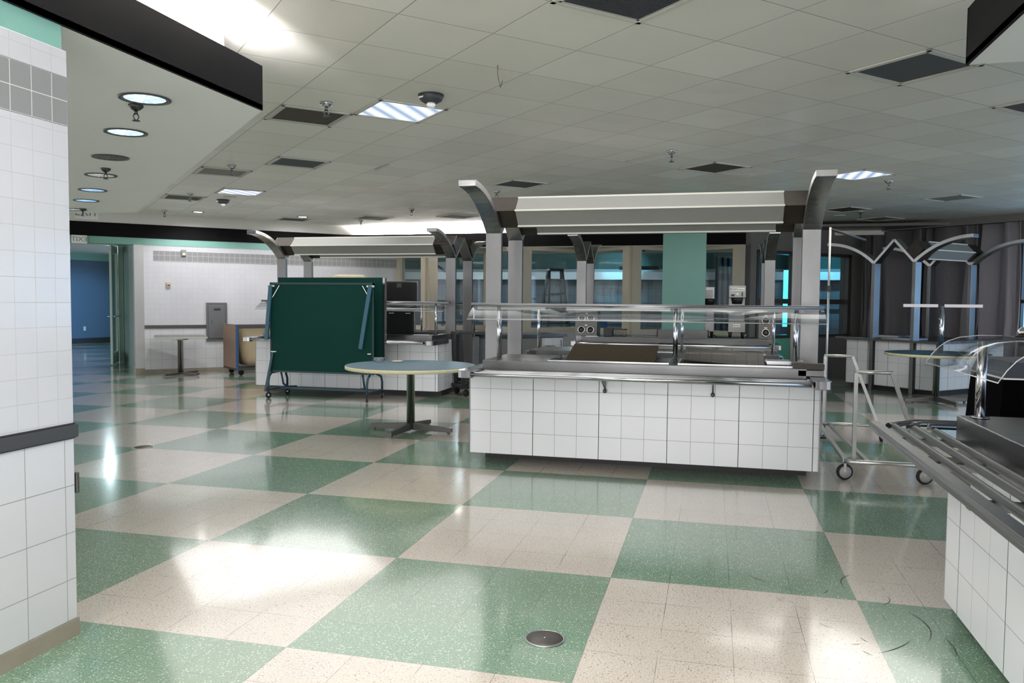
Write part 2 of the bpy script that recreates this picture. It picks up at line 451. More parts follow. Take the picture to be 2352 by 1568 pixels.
# far left diagonal wall: line x - y = -19.2
def LW(s, o=0.0, z=0):   # s = x coordinate on the wall line, o = offset toward camera
    return (s + o*SQ, s + 19.2 - o*SQ, z)
def wallbox(mb, s0, s1, z0, z1, o0, o1, m=0):
    p = [LW(s0,o0), LW(s1,o0), LW(s1,o1), LW(s0,o1)]
    mb.prism([(x,y) for x,y,_ in p], z0, z1, m)
m = MB()
SE = -5.2; SB = -8.93
wallbox(m, SB, SE, .07, .873, -.25, 0, 1)
wallbox(m, SB, SE, .873, 2.171, -.25, 0, 0)
wallbox(m, SB, SE, 2.171, 2.372, -.25, 0, 0)
wallbox(m, SB+.12, SE, 2.171, 2.372, -.01, .002, 2)
wallbox(m, SB, SE, 2.372, 2.475, -.25, 0, 0)
wallbox(m, -12.5, SE, 2.475, ZS, -.25, .01, 3)
struct(m.build('wall_back_left', [M_t4, M_t8, M_t4g, M_teal]))
m = MB(); wallbox(m, -13.5, -5.9, ZS, ZT, -.05, .03, 0); struct(m.build('trim_8', M_black))
m = MB(); wallbox(m, -13.5, -5.93, ZT, H, -.25, 0.015, 0); struct(m.build('trim_9', M_white))
m = MB(); wallbox(m, SB, -8.13, .868, .93, 0, .02, 0); struct(m.build('trim_10', M_dgrey))
m = MB(); wallbox(m, SB, SE, 0, .07, -.2, .004, 0); struct(m.build('baseboard_back', M_base))
# stainless jamb, recess, corridor
m = MB(); wallbox(m, SB-.12, SB, .1, 2.475, -.25, .004, 0); wallbox(m, SB-.12, SB, 0, .1, -.25, .004, 1)
struct(m.build('trim_11', [M_steelw, M_base]))
m = MB(); wallbox(m, SB-.06, SB-.0, 0, 2.7, -3.2, -.25, 0); struct(m.build('wall_recess', plain('recess_teal', srgb(98,124,120), .5)))
m = MB(); wallbox(m, -13.5, -7, 2.85, 2.9, -14, -.25, 0); struct(m.build('ceiling_hall', M_white))
# door frame in plane 3 m behind; s measured on the shifted line
DF = -3.25
t = thing('door_1', 'x', 'door'); del t['label']; del t['category']; t['kind'] = 'structure'
M_dframe = plain('door_frame_paint', srgb(196,216,208), .45)
m = MB()
wallbox(m, -9.06, -8.99, 0, 2.75, DF, DF+.12, 0)
wallbox(m, -13.5, -8.99, 2.62, 2.85, DF, DF+.12, 0)
m.build('door_frame', M_dframe, t)
# open glass door leaf, hinged at the jamb, swung toward the viewer
hx, hy, _ = LW(-9.08, DF+.1)
leaf = thing('d', 'x', 'x', (hx, hy, 0), math.radians(-57)); del leaf['label']; del leaf['category']; leaf.name = 'door_2'; leaf['kind'] = 'structure'
m = MB(); m.box(0,-.022,.02,.12,.022,2.58); m.box(.83,-.022,.02,.95,.022,2.58); m.box(.12,-.022,.02,.83,.022,.26); m.box(.12,-.022,2.44,.83,.022,2.58)
m.build('door_frame', M_dframe, leaf)
MB().box(.12,-.004,.26,.83,.004,2.44).build('door_glass', M_glass, leaf)
for z in (.25,1.2,1.95,2.4): MB().box(-.03,-.03,z,.02,.0,z+.16).build('hinge', M_dgrey, leaf)
m = MB(); m.tube([(.2,-.03,1.05),(.2,-.09,1.05),(.75,-.09,1.05),(.75,-.03,1.05)], .012); m.tube([(.2,.03,1.05),(.2,.09,1.05),(.75,.09,1.05),(.75,.03,1.05)], .012)
m.build('push_bar', M_chrome, leaf)
# blue hall wall
bw = Vector((-17.73,17.64)); bd = Vector((.34,1.55)).normalized()
def BW(a, o): p = bw + bd*a + Vector((bd.y,-bd.x))*o; return (p.x, p.y)
m = MB()
m.prism([BW(-5,0),BW(-.0,0),BW(-.0,-.2),BW(-5,-.2)], .16, 2.62, 0)
m.prism([BW(.012,0),BW(1.75,0),BW(1.75,-.2),BW(.012,-.2)], .16, 2.62, 0)
m.prism([BW(-5,.02),BW(2.4,.02),BW(2.4,-.2),BW(-5,-.2)], 2.62, 3.6, 1)
struct(m.build('wall_hall', [M_blue, M_teal]))
m = MB(); m.prism([BW(-5,.02),BW(1.75,.02),BW(1.75,-.1),BW(-5,-.1)], 0, .16, 0); struct(m.build('baseboard_hall', M_dark))
m = MB(); q = BW(1.75,0); m.prism([BW(1.75,-.2),BW(1.75,1.1),BW(2.4,1.1),BW(2.4,-.2)], 0, 3.6, 0); struct(m.build('wall_hall_side', M_grey))
m = MB(); m.prism([BW(1.62,.5),BW(1.62,1.4),BW(1.75,1.4),BW(1.75,.5)], .0, .95, 0); struct(m.build('trim_12', M_grey))
o = MB().prism([BW(.62,.012),BW(.70,.012),BW(.70,0),BW(.62,0)], .40, .53).build('power_outlet', M_vframe); tag(o, 'small pale power outlet low on the blue hall wall', 'outlet')

# zigzag window wall ------------------------------------------------------------
V = [(-5.2,14.0),(-4.1,12.9),(-3.1,13.9),(-2.05,12.8),(-1.0,13.95),(.15,12.85),(1.05,13.75),(2.25,12.75)]
wi = 0
def seg_mat(a, b):
    a = Vector(a); b = Vector(b); d = b-a; L = d.length; d.normalize()
    return Matrix(((d.x,-d.y,0,a.x),(d.y,d.x,0,a.y),(0,0,1,0),(0,0,0,1))), L
def window(a, b, z0, z1, fr_l, fr_r, mull=None, mid=None, frame=M_beige, ft=.05):
    global wi; wi += 1
    Mx, L = seg_mat(a, b)
    t = bpy.data.objects.new('window_%d' % wi, None); C.objects.link(t); t['kind'] = 'structure'
    m = MB(); T = .06
    m.box(0,-T,z0,fr_l,T,z1,0,Mx); m.box(L-fr_r,-T,z0,L,T,z1,0,Mx)
    m.box(fr_l,-T,z1-.07,L-fr_r,T,z1,0,Mx); m.box(fr_l,-T,z0,L-fr_r,T,z0+ft,0,Mx)
    if mull: m.box(mull-.03,-T,z0,mull+.03,T,z1,0,Mx)
    m.build('window_frame', frame, t)
    MB().box(fr_l,-.005,z0+ft,L-fr_r,.005,z1-.07,0,Mx).build('window_glass', M_glass, t)
    if mid: MB().box(fr_l,-.02,mid,L-fr_r,.02,mid+.09,0,Mx).build('transom_rail', plain('transom_grey', srgb(128,134,132), .5), t)
    return t
for i in range(7):
    a, b = V[i], V[i+1]
    down = i % 2 == 0   # descending toward viewer
    if i == 0: window(a, b, .87, 2.56, .22, .22)
    elif down: window(a, b, .87, 2.56, .05, .2, None, None)
    else: window(a, b, .87, 2.56, .2, .05, None, None)
# low wall under the windows
m = MB()
for i in range(7):
    Mx, L = seg_mat(V[i], V[i+1]); m.box(-.03,-.07,0,L+.03,.07,.84,2 if i == 6 else 0,Mx); m.box(-.03,-.10,.84,L+.03,.10,.87,1,Mx)
M_mint = plain('mint_paint', srgb(112,186,162), .5)
struct(m.build('wall_window_base', [M_t8, M_beige, M_mint]))
# header above windows & fascia
m = MB(); m.prism([(-6.6,13.2),(-6.0,13.2),(2.35,13.0),(3.2,14.2),(3.2,15.2),(-6.6,15.2)], 2.56, 2.60, 0); struct(m.build('trim_13', M_beige))
fascia('trim_14', [(-6.0,13.2),(2.37,12.98)], .05, 2.58, ZT, M_black, 1)
m = MB(); m.box(-6.0,13.32,ZT-.1,2.37,13.42,H); struct(m.build('trim_15', M_white))
cove_tube('cove_light', (-5.7,13.27), (-2.0,13.27), 'fluorescent strip glowing behind the black fascia above the bay windows')

# teal column
m = MB(); m.box(.975, 9.18, .0, 1.60, 9.75, H); struct(m.build('wall_column', M_tealc))

# diagonal grey wall with wide windows
GA = Vector((2.35,12.96)); GB = Vector((4.72,15.33))
Mg, LG = seg_mat(GA, GB)
m = MB()
m.box(-.02,-.08,0,1.45,.08,.80,1,Mg); m.box(1.45,-.08,0,LG+.3,.08,.80,0,Mg); m.box(-.02,-.08,2.48,LG+.3,.08,H,0,Mg)
m.box(-.02,-.08,.8,.14,.08,2.48,0,Mg); m.box(1.35,-.08,.8,1.55,.08,2.48,0,Mg); m.box(2.95,-.08,.8,LG+.3,.08,2.48,0,Mg)
struct(m.build('wall_back_right', [M_grey, M_mint]))
def gwin(s0, s1):
    global wi; wi += 1
    t = bpy.data.objects.new('window_%d' % wi, None); C.objects.link(t); t['kind'] = 'structure'
    m = MB(); 
    m.box(s0,-.1,.8,s0+.06,.1,2.48,0,Mg); m.box(s1-.1,-.1,.8,s1,.1,2.48,0,Mg); m.box(s0,-.1,2.42,s1,.1,2.48,0,Mg); m.box(s0,-.12,.78,s1,.12,.84,0,Mg)
    m.box(s0,-.03,1.45,s1,.03,1.55,0,Mg)
    m.build('window_frame', M_dgrey, t)
    MB().box(s0+.05,-.005,.84,s1-.1,.005,2.42,0,Mg).build('window_glass', M_glass, t)
gwin(.14,1.35); gwin(1.55,2.95)

# right wall behind the curtain
m = MB(); m.prism([(4.72,15.40),(4.65,15.33),(6.95,13.03),(7.05,13.13)], 0, H); m.prism([(6.95,13.03),(12,7.98),(12.1,8.1),(7.05,13.13)], 2.6, H); m.prism([(6.95,13.03),(12,7.98),(12.1,8.1),(7.05,13.13)], 0, .75)
struct(m.build('wall_right', M_grey))
wi += 1
t = bpy.data.objects.new('window_%d' % wi, None); C.objects.link(t); t['kind'] = 'structure'
Mr, LR = seg_mat((6.98,13.02),(11.0,9.0))
m = MB()
for s in (0, 1.0, 2.0, 3.0, 4.0): m.box(s,-.05,.75,s+.07,.05,2.6,0,Mr)
m.box(0,-.05,.75,5,.05,.82,0,Mr); m.box(0,-.05,1.5,5,.05,1.56,0,Mr); m.box(0,-.05,2.54,5,.05,2.6,0,Mr)
m.build('window_frame', M_dgrey, t)
MB().box(0,-.004,.8,5,.004,2.6,0,Mr).build('window_glass', M_glass, t)
# curtain track + curtains
m = MB(); Mc, LC = seg_mat((4.55,15.12),(9.2,10.47)); m.box(0,-.06,2.93,LC,.12,H,0,Mc); struct(m.build('trim_16', M_grey))
def curtain(s0, s1, label, amp=.05, seed=1, dens=1.0, mat=M_curt):
    rnd = random.Random(seed); m = MB(); vs = []; fs = []
    n = int((s1-s0)*70); ph = 0; xs = []; ys = []
    for i in range(n+1):
        s = s0 + (s1-s0)*i/n
        ph += (22 + 16*math.sin(s*3.1+seed) + rnd.uniform(-4,4))*dens*(s1-s0)/n
        xs.append(s); ys.append(amp*1.5*math.sin(ph) + amp*.8*math.sin(ph*.37+1))
    rows = [(.04,1.15),(1.2,1.0),(2.2,.9),(2.92,.7)]
    for z, k in rows:
        for i in range(n+1):
            vs.append(Mc @ Vector((xs[i] + .04*math.sin(ys[i]*30+z*2)*k, -.02 + ys[i]*k, z)))
    for r in range(3):
        for i in range(n): fs.append((r*(n+1)+i, r*(n+1)+i+1, (r+1)*(n+1)+i+1, (r+1)*(n+1)+i))
    m.add(vs, fs, 0, True)
    o = m.build('curtain', mat); sm = o.modifiers.new('t','SOLIDIFY'); sm.thickness = .004
    return tag(o, label, 'curtain', 'grey curtains')
curtain(.22, 1.55, 'dark grey full height curtain beside the room corner', .05, 1)
curtain(1.56, 2.62, 'dark grey curtain hanging behind the arched posts of the far island', .045, 5, 1.2)
curtain(2.63, 3.36, 'backlit grey curtain at the edge of the bright blue window', .05, 9, .9, plain('backlit_grey_curtain', srgb(156,150,156), .9, 0, .1))  # window backlight put into a lighter cloth colour

# back rooms seen through glass
m = MB(); m.box(-9,19,0,9,19.2,1.2,0); m.box(-9,19,1.2,9,19.2,1.32,1); m.box(-9,19,1.32,9,19.2,2.2,0); m.box(-9,19,2.2,9,19.2,2.35,2); m.box(-9,19,2.35,9,19.2,3.4,3)
struct(m.build('wall_kitchen', [M_btile, M_dark, plain('kitchen_band', srgb(150,156,160), .5), plain('kitchen_teal', srgb(34,74,70), .6)]))
m = MB(); m.box(-9,13.6,2.95,9,19.1,3.0,0)
for k in range(5): m.box(-9,14.6+k*.9,2.86,9,14.66+k*.9,2.95,1)
struct(m.build('ceiling_kitchen', [M_dgrey, M_white]))

# ================================================================ CEILING THINGS
def cell(x, y):
    dx, dy = x-CO[0], y-CO[1]
    i = math.floor(((dx+dy)*SQ)/CT); j = math.floor(((dy-dx)*SQ)/CT)
    p = (i+.5)*CT; q = (j+.5)*CT
    return (CO[0]+p*SQ-q*SQ, CO[1]+p*SQ+q*SQ)
def vent(x, y, mat, label, slats=0, hang=False):
    c = cell(x, y); t = thing('ceiling_vent', label, 'vent', (c[0],c[1],H), PI/4, 'square vents in the ceiling')
    h = CT/2
    m = MB()
    for a in (0,1,2,3):
        M = Matrix.Rotation(a*PI/2, 4, 'Z'); m.box(-h, h-.028, -.012, h, h, -.001, 0, M); m.box(-h+.028, h-.05, -.008, h-.028, h-.034, -.001, 0, M)
    m.build('frame', M_vframe, t)
    m = MB(); m.box(-h+.03,-h+.03,-.004,h-.03,h-.03,-.001)
    if slats:
        for k in range(slats):
            y0 = -h+.05+(2*h-.1)*k/slats; m.box(-h+.05, y0, -.010, h-.05, y0+.008, -.004)
    m.build('grille', mat, t)
    return t
vent(-1.73,3.39,M_dirty,'dirty brown square vent beside the lit ceiling panel')
vent(-3.02,5.57,M_vent,'clean slate grey square vent midway along the soffit')
vent(-4.3,5.98,M_lightvent,'faded pale square vent beside the soffit edge')
vent(-6.52,8.19,M_dirty,'dirty square vent farthest along the soffit edge')
vent(1.27,1.26,M_vent,'large slotted dark vent overhead nearest the viewer',30)
vent(2.98,2.96,M_vent,'plain slate vent touching the dark fascia of the near soffit')
vent(4.32,4.27,M_dirty,'brown vent cut by the right edge of the photo')
vent(1.7,6.88,M_dirty,'dark vent above the middle of the main canopy')
vent(-.9,7.86,M_vent,'dark vent above the curved arm tip of the main canopy')
vent(3.87,11.78,M_dirty,'black looking vent near the grey diagonal wall')
vent(5.22,10.5,M_lightvent,'faint brown vent in front of the curtains')
vent(4.75,13.5,M_lightvent,'faint vent near the corner by the curtain track')
vent(-6.47,11.65,M_dirty,'dark vent near the white band above the far tiled wall')
vent(-4.95,11.85,M_dirty,'dark vent at the start of the bright cove')
vent(-3.05,11.95,M_lightvent,'pale vent in front of the bright cove')
def troffer(x, y, label, mat):
    c = cell(x, y); t = thing('ceiling_light', label, 'light', (c[0],c[1],H), PI/4, 'square lit panels in the ceiling')
    h = CT/2; m = MB()
    for a in range(4):
        M = Matrix.Rotation(a*PI/2, 4, 'Z'); m.box(-h, h-.03, -.012, h, h, -.001, 0, M)
    m.build('frame', M_vframe, t)
    MB().box(-h+.03,-h+.03,-.006,h-.03,h-.03,-.001).build('lens', mat, t)
    return c
tr = [troffer(-.87,3.4,'bluish white lit square ceiling panel beside the dirty vent', M_trof),
      troffer(-5.19,7.74,'small looking lit ceiling panel far along the soffit', M_trof),
      troffer(3.42,7.88,'blue tinted ceiling panel behind the curved arm of the main canopy', M_trof)]

def sprinkler(x, y, z, label, mat=M_chrome, s=1.0):
    t = thing('sprinkler', label, 'sprinkler', (x,y,z), random.uniform(0,3), 'fire sprinklers')
    MB().lathe([(.0,0),(.042*s,0),(.042*s,-.012*s),(.022*s,-.03*s),(.012*s,-.034*s),(0,-.034*s)], n=18).build('escutcheon', M_chrome if mat is M_chrome else mat, t)
    m = MB(); m.lathe([(.010*s,-.03*s),(.010*s,-.055*s),(.0,-.055*s)], n=10)
    m.tube([(-.008*s,0,-.05*s),(-.016*s,0,-.07*s),(-.004*s,0,-.09*s)], .0035*s, 6); m.tube([(.008*s,0,-.05*s),(.016*s,0,-.07*s),(.004*s,0,-.09*s)], .0035*s, 6)
    m.lathe([(0,-.088*s),(.022*s,-.09*s),(.022*s,-.094*s),(0,-.094*s)], n=12)
    m.build('head', M_dsteel, t)
    return t
sprinkler(-1.62,1.13,ZS,'black sprinkler under the soffit beside the nearest downlight',M_dsteel,1.0)
sprinkler(-3.52,3.07,ZS,'sprinkler under the soffit overlapping the fourth downlight',M_dsteel,1.0)
sprinkler(-6.2,5.75,ZS,'sprinkler at the far end of the soffit',M_dsteel,1.0)
for x, y, l in ((-1.36,3.03,'chrome sprinkler in front of the dirty vent and lit panel'),(-3.93,5.61,'chrome sprinkler in front of the faded vent'),
    (-6.1,7.8,'chrome sprinkler in front of the farthest dirty soffit vent'),(-8.05,9.75,'sprinkler close to the white band over the far wall'),
    (-5.2,12.0,'sprinkler just before the bright cove'),(-3.45,10.3,'pendant sprinkler over the upright green board'),
    (1.26,5.69,'sprinkler above the middle of the main canopy'),(-1.37,8.33,'grey sprinkler behind the curved arm tip of the main canopy'),
    (3.88,8.3,'sprinkler beside the blue tinted ceiling panel'),(4.15,11.96,'sprinkler beside the black looking vent near the grey wall')):
    sprinkler(x,y,H,l,M_chrome,1.25)

def alarm(x, y, label, txt=True):
    t = thing('fire_alarm', label, 'alarm', (x,y,H), 0, 'ceiling fire alarms')
    MB().lathe([(0,0),(.1,0),(.098,-.02),(.085,-.045),(.055,-.062),(0,-.064)], n=32).build('housing', plain('alarm_grey', srgb(52,56,60), .5), t)
    m = MB(); m.lathe([(0,-.06),(.032,-.06),(.034,-.08),(.024,-.1),(0,-.104)], n=16); m.build('strobe', plain('strobe_clear', srgb(225,225,225), .15), t)
    if txt:
        text('FIRE', t, (-.052,-.081,-.03), (math.radians(62),0,math.radians(-30)), .03, M_white)
    return t
alarm(-.445,2.985,'dark dome fire alarm with a white strobe beside the lit ceiling panel')
alarm(-6.04,8.57,'small looking dark dome fire alarm near the far lit ceiling panel')

def downlight(x, y, z, mat, label, r=.122):
    t = thing('downlight', label, 'light', (x,y,z), 0, 'round downlights in the soffit')
    m = MB(); m.lathe([(r-.012,-.001),(r,-.001),(r+.018,-.003),(r+.018,-.008),(r-.006,-.006),(r-.012,-.001)], n=32); m.build('trim_ring', M_dgrey, t)
    MB().lathe([(0,-.0015),(r-.008,-.0015),(r-.008,-.003),(0,-.003)], n=32).build('reflector', mat, t)
    return t
def dl_mat(name, c0, c1, st):
    m = NT(name); tc = m.n('ShaderNodeTexCoord'); sp = m.n('ShaderNodeSeparateXYZ'); m.l(tc.outputs['Object'], sp.inputs[0])
    a = m.math('ARCTAN2', sp.outputs[1], sp.outputs[0]); w = m.math('PINGPONG', m.math('ADD', a, 10), .22)
    nz = m.noise(tc.outputs['Object'], 9, 2)
    k = m.mix(m.math('MULTIPLY', m.ramp(w, 0, .22), m.ramp(nz, .3, .7)), c0, c1)
    m.l(k, m.b.inputs['Base Color']); m.l(k, m.b.inputs['Emission Color']); m.b.inputs['Emission Strength'].default_value = st
    return m.mat
D1 = dl_mat('downlight_lit', srgb(150,170,190), srgb(226,234,248), .9)
D2 = dl_mat('downlight_off', srgb(40,38,38), srgb(120,118,118), .12)
D3 = dl_mat('downlight_pale', srgb(120,122,122), srgb(205,210,212), .45)
D4 = dl_mat('downlight_blue', srgb(110,150,190), srgb(190,215,235), .7)
for (x,y), mt, l in zip(((-1.459,1.007),(-2.234,1.781),(-3.058,2.594),(-3.847,3.388),(-4.706,4.248),(-5.482,5.015),(-6.366,5.80)),
    (D1,D1,D2,D3,D4,D4,D3),
    ('lit downlight nearest the viewer, beside the large black sprinkler','second lit downlight along the soffit, white and bright','dark unlit downlight in the soffit row',
     'pale downlight overlapped by the second sprinkler','pale blue downlight between the pale and the bright blue ones','bright blue downlight near the far end of the soffit','last downlight at the far end, behind the farthest sprinkler')):
    downlight(x,y,ZS,mt,l)
for x, y, r, l, mt in ((-7.6,10.1,.09,'glowing round downlight near the corner above the far tiled wall',M_lampw),(-6.08,11.24,.09,'glowing round downlight above the dark vent by the far wall',M_lampw)):
    o = downlight(x,y,H,mt,l,r)
for x, y, l in ((-5.7,8.25,'round white ceiling speaker cover beside the far fire alarm'),(-6.05,12.0,'round white ceiling speaker cover near the far white band'),(3.9,12.6,'round white ceiling speaker cover near the grey diagonal wall')):
    o = MB().lathe([(0,0),(.1,0),(.1,-.008),(.085,-.014),(0,-.014)], n=24).build('speaker_cover', M_vframe, None, (x,y,H)); tag(o, l, 'speaker cover')
# hook and loose strips hanging from ceiling
o = MB().tube([(0,0,0),(0,.002,-.06),(.012,0,-.12),(.02,0,-.15),(.035,0,-.105)], .0025, 6).build('ceiling_hook', M_dark, None, (.267,2.338,H)); tag(o, 'thin bent wire hook hanging from a ceiling tile', 'hook')
for (x0,y0,x1,y1,l) in ((2.35,6.65,2.65,6.35,'loose white metal strip hanging from the ceiling grid near the canopy arm'),(1.95,7.3,2.15,7.5,'loose white strip under the brown vent over the canopy'),
                        (-2.32,6.2,-2.02,5.9,'short white strip loose in the ceiling grid beside the slate vent'),(.7,6.3,1.2,5.8,'long loose white grid strip beside the middle sprinkler')):
    o = MB().bar((x0,y0,H-.012),(x1,y1,H-.005),.03,.006).build('ceiling_strip', M_vframe); tag(o, l, 'ceiling strip', 'loose ceiling strips')

def exit_sign(loc, rz, label, back=False, drop=.15):
    t = thing('exit_sign', label, 'sign', loc, rz, 'exit signs')
    MB().box(-.16,-.02,-.2,.16,.02,0).build('housing', plain('sign_white', srgb(225,226,222), .5), t, bevel=.004)
    if drop: MB().box(-.015,-.015,0,.015,.015,drop).build('stem', M_white, t)
    tx = text('EXIT', t, (0,-.0215,-.1), (PI/2,0,0), .16, plain('sign_letters_grey', srgb(120,124,124), .5)); tx.name = 'lettering'
    if back: tx.scale = (-1,1,1)
    return t
def atd(px, py, d): return None
exit_sign((-7.81,7.60,2.88), math.radians(42), 'white exit sign hanging past the end of the soffit', False, .18)
o_ex = LW(-9.70, .12)
es = exit_sign((o_ex[0], o_ex[1], 2.60), math.radians(45), 'pale exit sign with mirrored letters over the hall doorway', True, 0); es.scale = (.8,.8,.75)

# ================================================================ SERVING ISLANDS
# local origin: centre of island footprint
def canopy(loc, rz, label, xf=1.5, hs=.45, fx=1.245, peakz=2.50):
    t = thing('serving_canopy', label, 'canopy', loc, rz, 'arched steel canopies over the serving islands')
    zj = 2.14; w = .08; th = .055
    for sx in (-1, 1):
        for sy in (-1, 1):
            x0 = sx*xf - w; x1 = sx*xf + w
            MB().box(x0, sy*hs-.03, 0, x1, sy*hs+.03, zj).build('post', M_steel, t, bevel=.004)
            path = []
            R = 1.39; th0 = math.radians(42)
            for k in range(13):
                a = th0*(1-k/12)
                run = R*(math.sin(th0)-math.sin(a)); rise = R*(math.cos(a)-math.cos(th0))
                path.append((sy*(hs+run), zj+.01+rise))
            MB().strip(path, th, x0, x1).build('curved_arm', [M_armst, M_armedge], t, bevel=.003)
            MB().strip([(sy*(hs-.0), zj+.0), (0, peakz-.02)], th*.8, x0+.002, x1-.002).build('diagonal_strut', [M_armst, M_armedge], t, bevel=.003)
    for sy in (-1, 1):
        c = sy*hs; zc = 2.345; r = .15
        body = MB().prismx([(c-r,zc),(c,zc+r),(c+r,zc),(c,zc-r)], -xf-w-.005, xf+w+.005).build('light_housing', M_brown, t)
        for s in (-1,1): MB().prismx([(c-r,zc),(c,zc+r),(c+r,zc),(c,zc-r)], s*(xf+w+.005), s*(xf+w+.012)).build('end_plate', M_steel, body)
        r2 = .175
        hexa = [(c-r2,zc),(c-.035,zc+.14),(c+.035,zc+.14),(c+r2,zc),(c+.035,zc-.14),(c-.035,zc-.14)]
        pn = MB().prismx(hexa, -fx, fx).build('light_panel', M_panel, t)
        m = MB()
        for y, z in hexa: m.box(-fx-.004, y-.008, z-.008, fx+.004, y+.008, z+.008)
        m.build('edge_trim', M_lip, pn)
    return t
M_armedge = steel('arm_edge_steel', .62, .3)
M_armst = steel('arm_steel', .30, .26, (2,40,40))

def hbody(m, x0, x1, y0, y1, z0, z1, mi=0): m.box(x0,y0,z0,x1,y1,z1,mi)

def front_counter(loc, rz, label, guard=True, x0=-1.465, x1=1.502):
    t = thing('serving_counter', label, 'counter', loc, rz, 'serving counters facing the viewer')
    MB().box(x0,-1.37,.099,x1,-.62,.85).build('tiled_body', [M_ctile], t)
    MB().box(x0+.06,-1.06,0,x1-.06,-.66,.099).build('toe_kick', M_dark, t)
    m = MB(); m.box(x0-.003,-1.374,.099,x0+.006,-1.366,.82); m.box(x1-.006,-1.374,.099,x1+.003,-1.366,.82); m.build('corner_strip', M_steel, t)
    # counter top with recessed wells
    m = MB(); zt = .935
    xa, xb, ya, yb = x0+.11, x1-.11, -1.35, -.49
    wells = [(-.77,-1.22,.27,-.62),(.37,-1.22,1.30,-.62)]
    m.box(xa,ya,.85,xb,-1.22,zt); m.box(xa,-.62,.85,xb,yb,zt); m.box(xa,-1.22,.85,-.77,-.62,zt); m.box(.27,-1.22,.85,.37,-.62,zt); m.box(1.30,-1.22,.85,xb,-.62,zt)
    m.build('counter_top', M_steelh, t, bevel=.004)
    m = MB()
    for a,b,c_,d in wells: m.box(a,b,.851,c_,d,.86)
    m.build('well', M_dsteel, t)
    m = MB()
    for a,b,c_,d in wells:
        m.box(a-.012,b-.012,zt,c_+.012,b,zt+.008); m.box(a-.012,d,zt,c_+.012,d+.012,zt+.008); m.box(a-.012,b,zt,a,d,zt+.008); m.box(c_,b,zt,c_+.012,d,zt+.008)
    m.build('well_rim', M_chrome, t)
    # tray slide
    tr_ = MB(); tr_.box(xa,-1.70,.82,xb,-1.35,.836); tr_.build('tray_slide', M_steelh, t)
    for k in range(5):
        y = -1.66 + k*.065; MB().tube([(xa,y,.842),(xb,y,.842)], .011, 10).build('slide_rib', M_chrome, t)
    MB().tube([(xa,-1.71,.838),(xb,-1.71,.838)], .021, 14).build('slide_rail', M_chrome, t)
    for s, xx in ((-1, x0+.06), (1, x1-.03)):
        pts = []
        for (cx, cy) in ((xx-.06,-1.74+.03),(xx+.06,-1.74+.03)): pts.append((cx,cy))
        a, b = xx-.065, xx+.065
        poly = [(a,-1.70),(a+.012,-1.728),(a+.04,-1.74),(b-.04,-1.74),(b-.012,-1.728),(b,-1.70),(b,-1.0),(a,-1.0)]
        MB().prism(poly, .805, .872).build('slide_end', M_chrome2, t, bevel=.004)
    for bx_ in (-.245,.655):
        m = MB(); m.prismx([(-1.37,.825),(-1.66,.825),(-1.39,.72),(-1.37,.70)], bx_-.006, bx_+.006); m.lathe([(0,-.02),(.014,-.014),(.018,0),(.014,.014),(0,.02)], (bx_,-1.40,.70), 12)
        m.build('bracket', M_dgrey, t)
    if guard:
        for gx in (-1.295,.325,1.335): MB().tube([(gx,-1.0,.935),(gx,-1.0,1.42)], .021, 14).build('guard_post', M_chrome, t)
        m = MB(); m.box(-1.56,-1.02,1.425,1.555,-.98,1.445); m.tube([(-1.56,-1.025,1.43),(1.555,-1.025,1.43)], .016, 10); m.build('guard_rail', M_chrome2, t)
        for a, b in ((-1.505,-.86),(-.66,.275),(.37,1.40)): MB().box(a,-1.01,1.385,b,-.96,1.415).build('guard_light', M_lip, t)
        g = MB(); pr = [(-1.03,1.43),(-1.11,1.405),(-1.18,1.375),(-1.24,1.34),(-1.29,1.30)]
        vs = []; fs = []
        for y,z in pr: vs += [(-1.52,y,z),(1.545,y,z)]
        for i in range(len(pr)-1): fs.append((2*i,2*i+1,2*i+3,2*i+2))
        g.add(vs, fs, 0, True); o = g.build('guard_glass', M_acr, t); sm = o.modifiers.new('t','SOLIDIFY'); sm.thickness = .005
        MB().tube([(-1.52,-1.293,1.298),(1.545,-1.293,1.298)], .004, 8).build('glass_edge', M_edge, t)
    return t
M_chrome2 = plain('polished_steel', (.26,.26,.27,1), .18, 1)
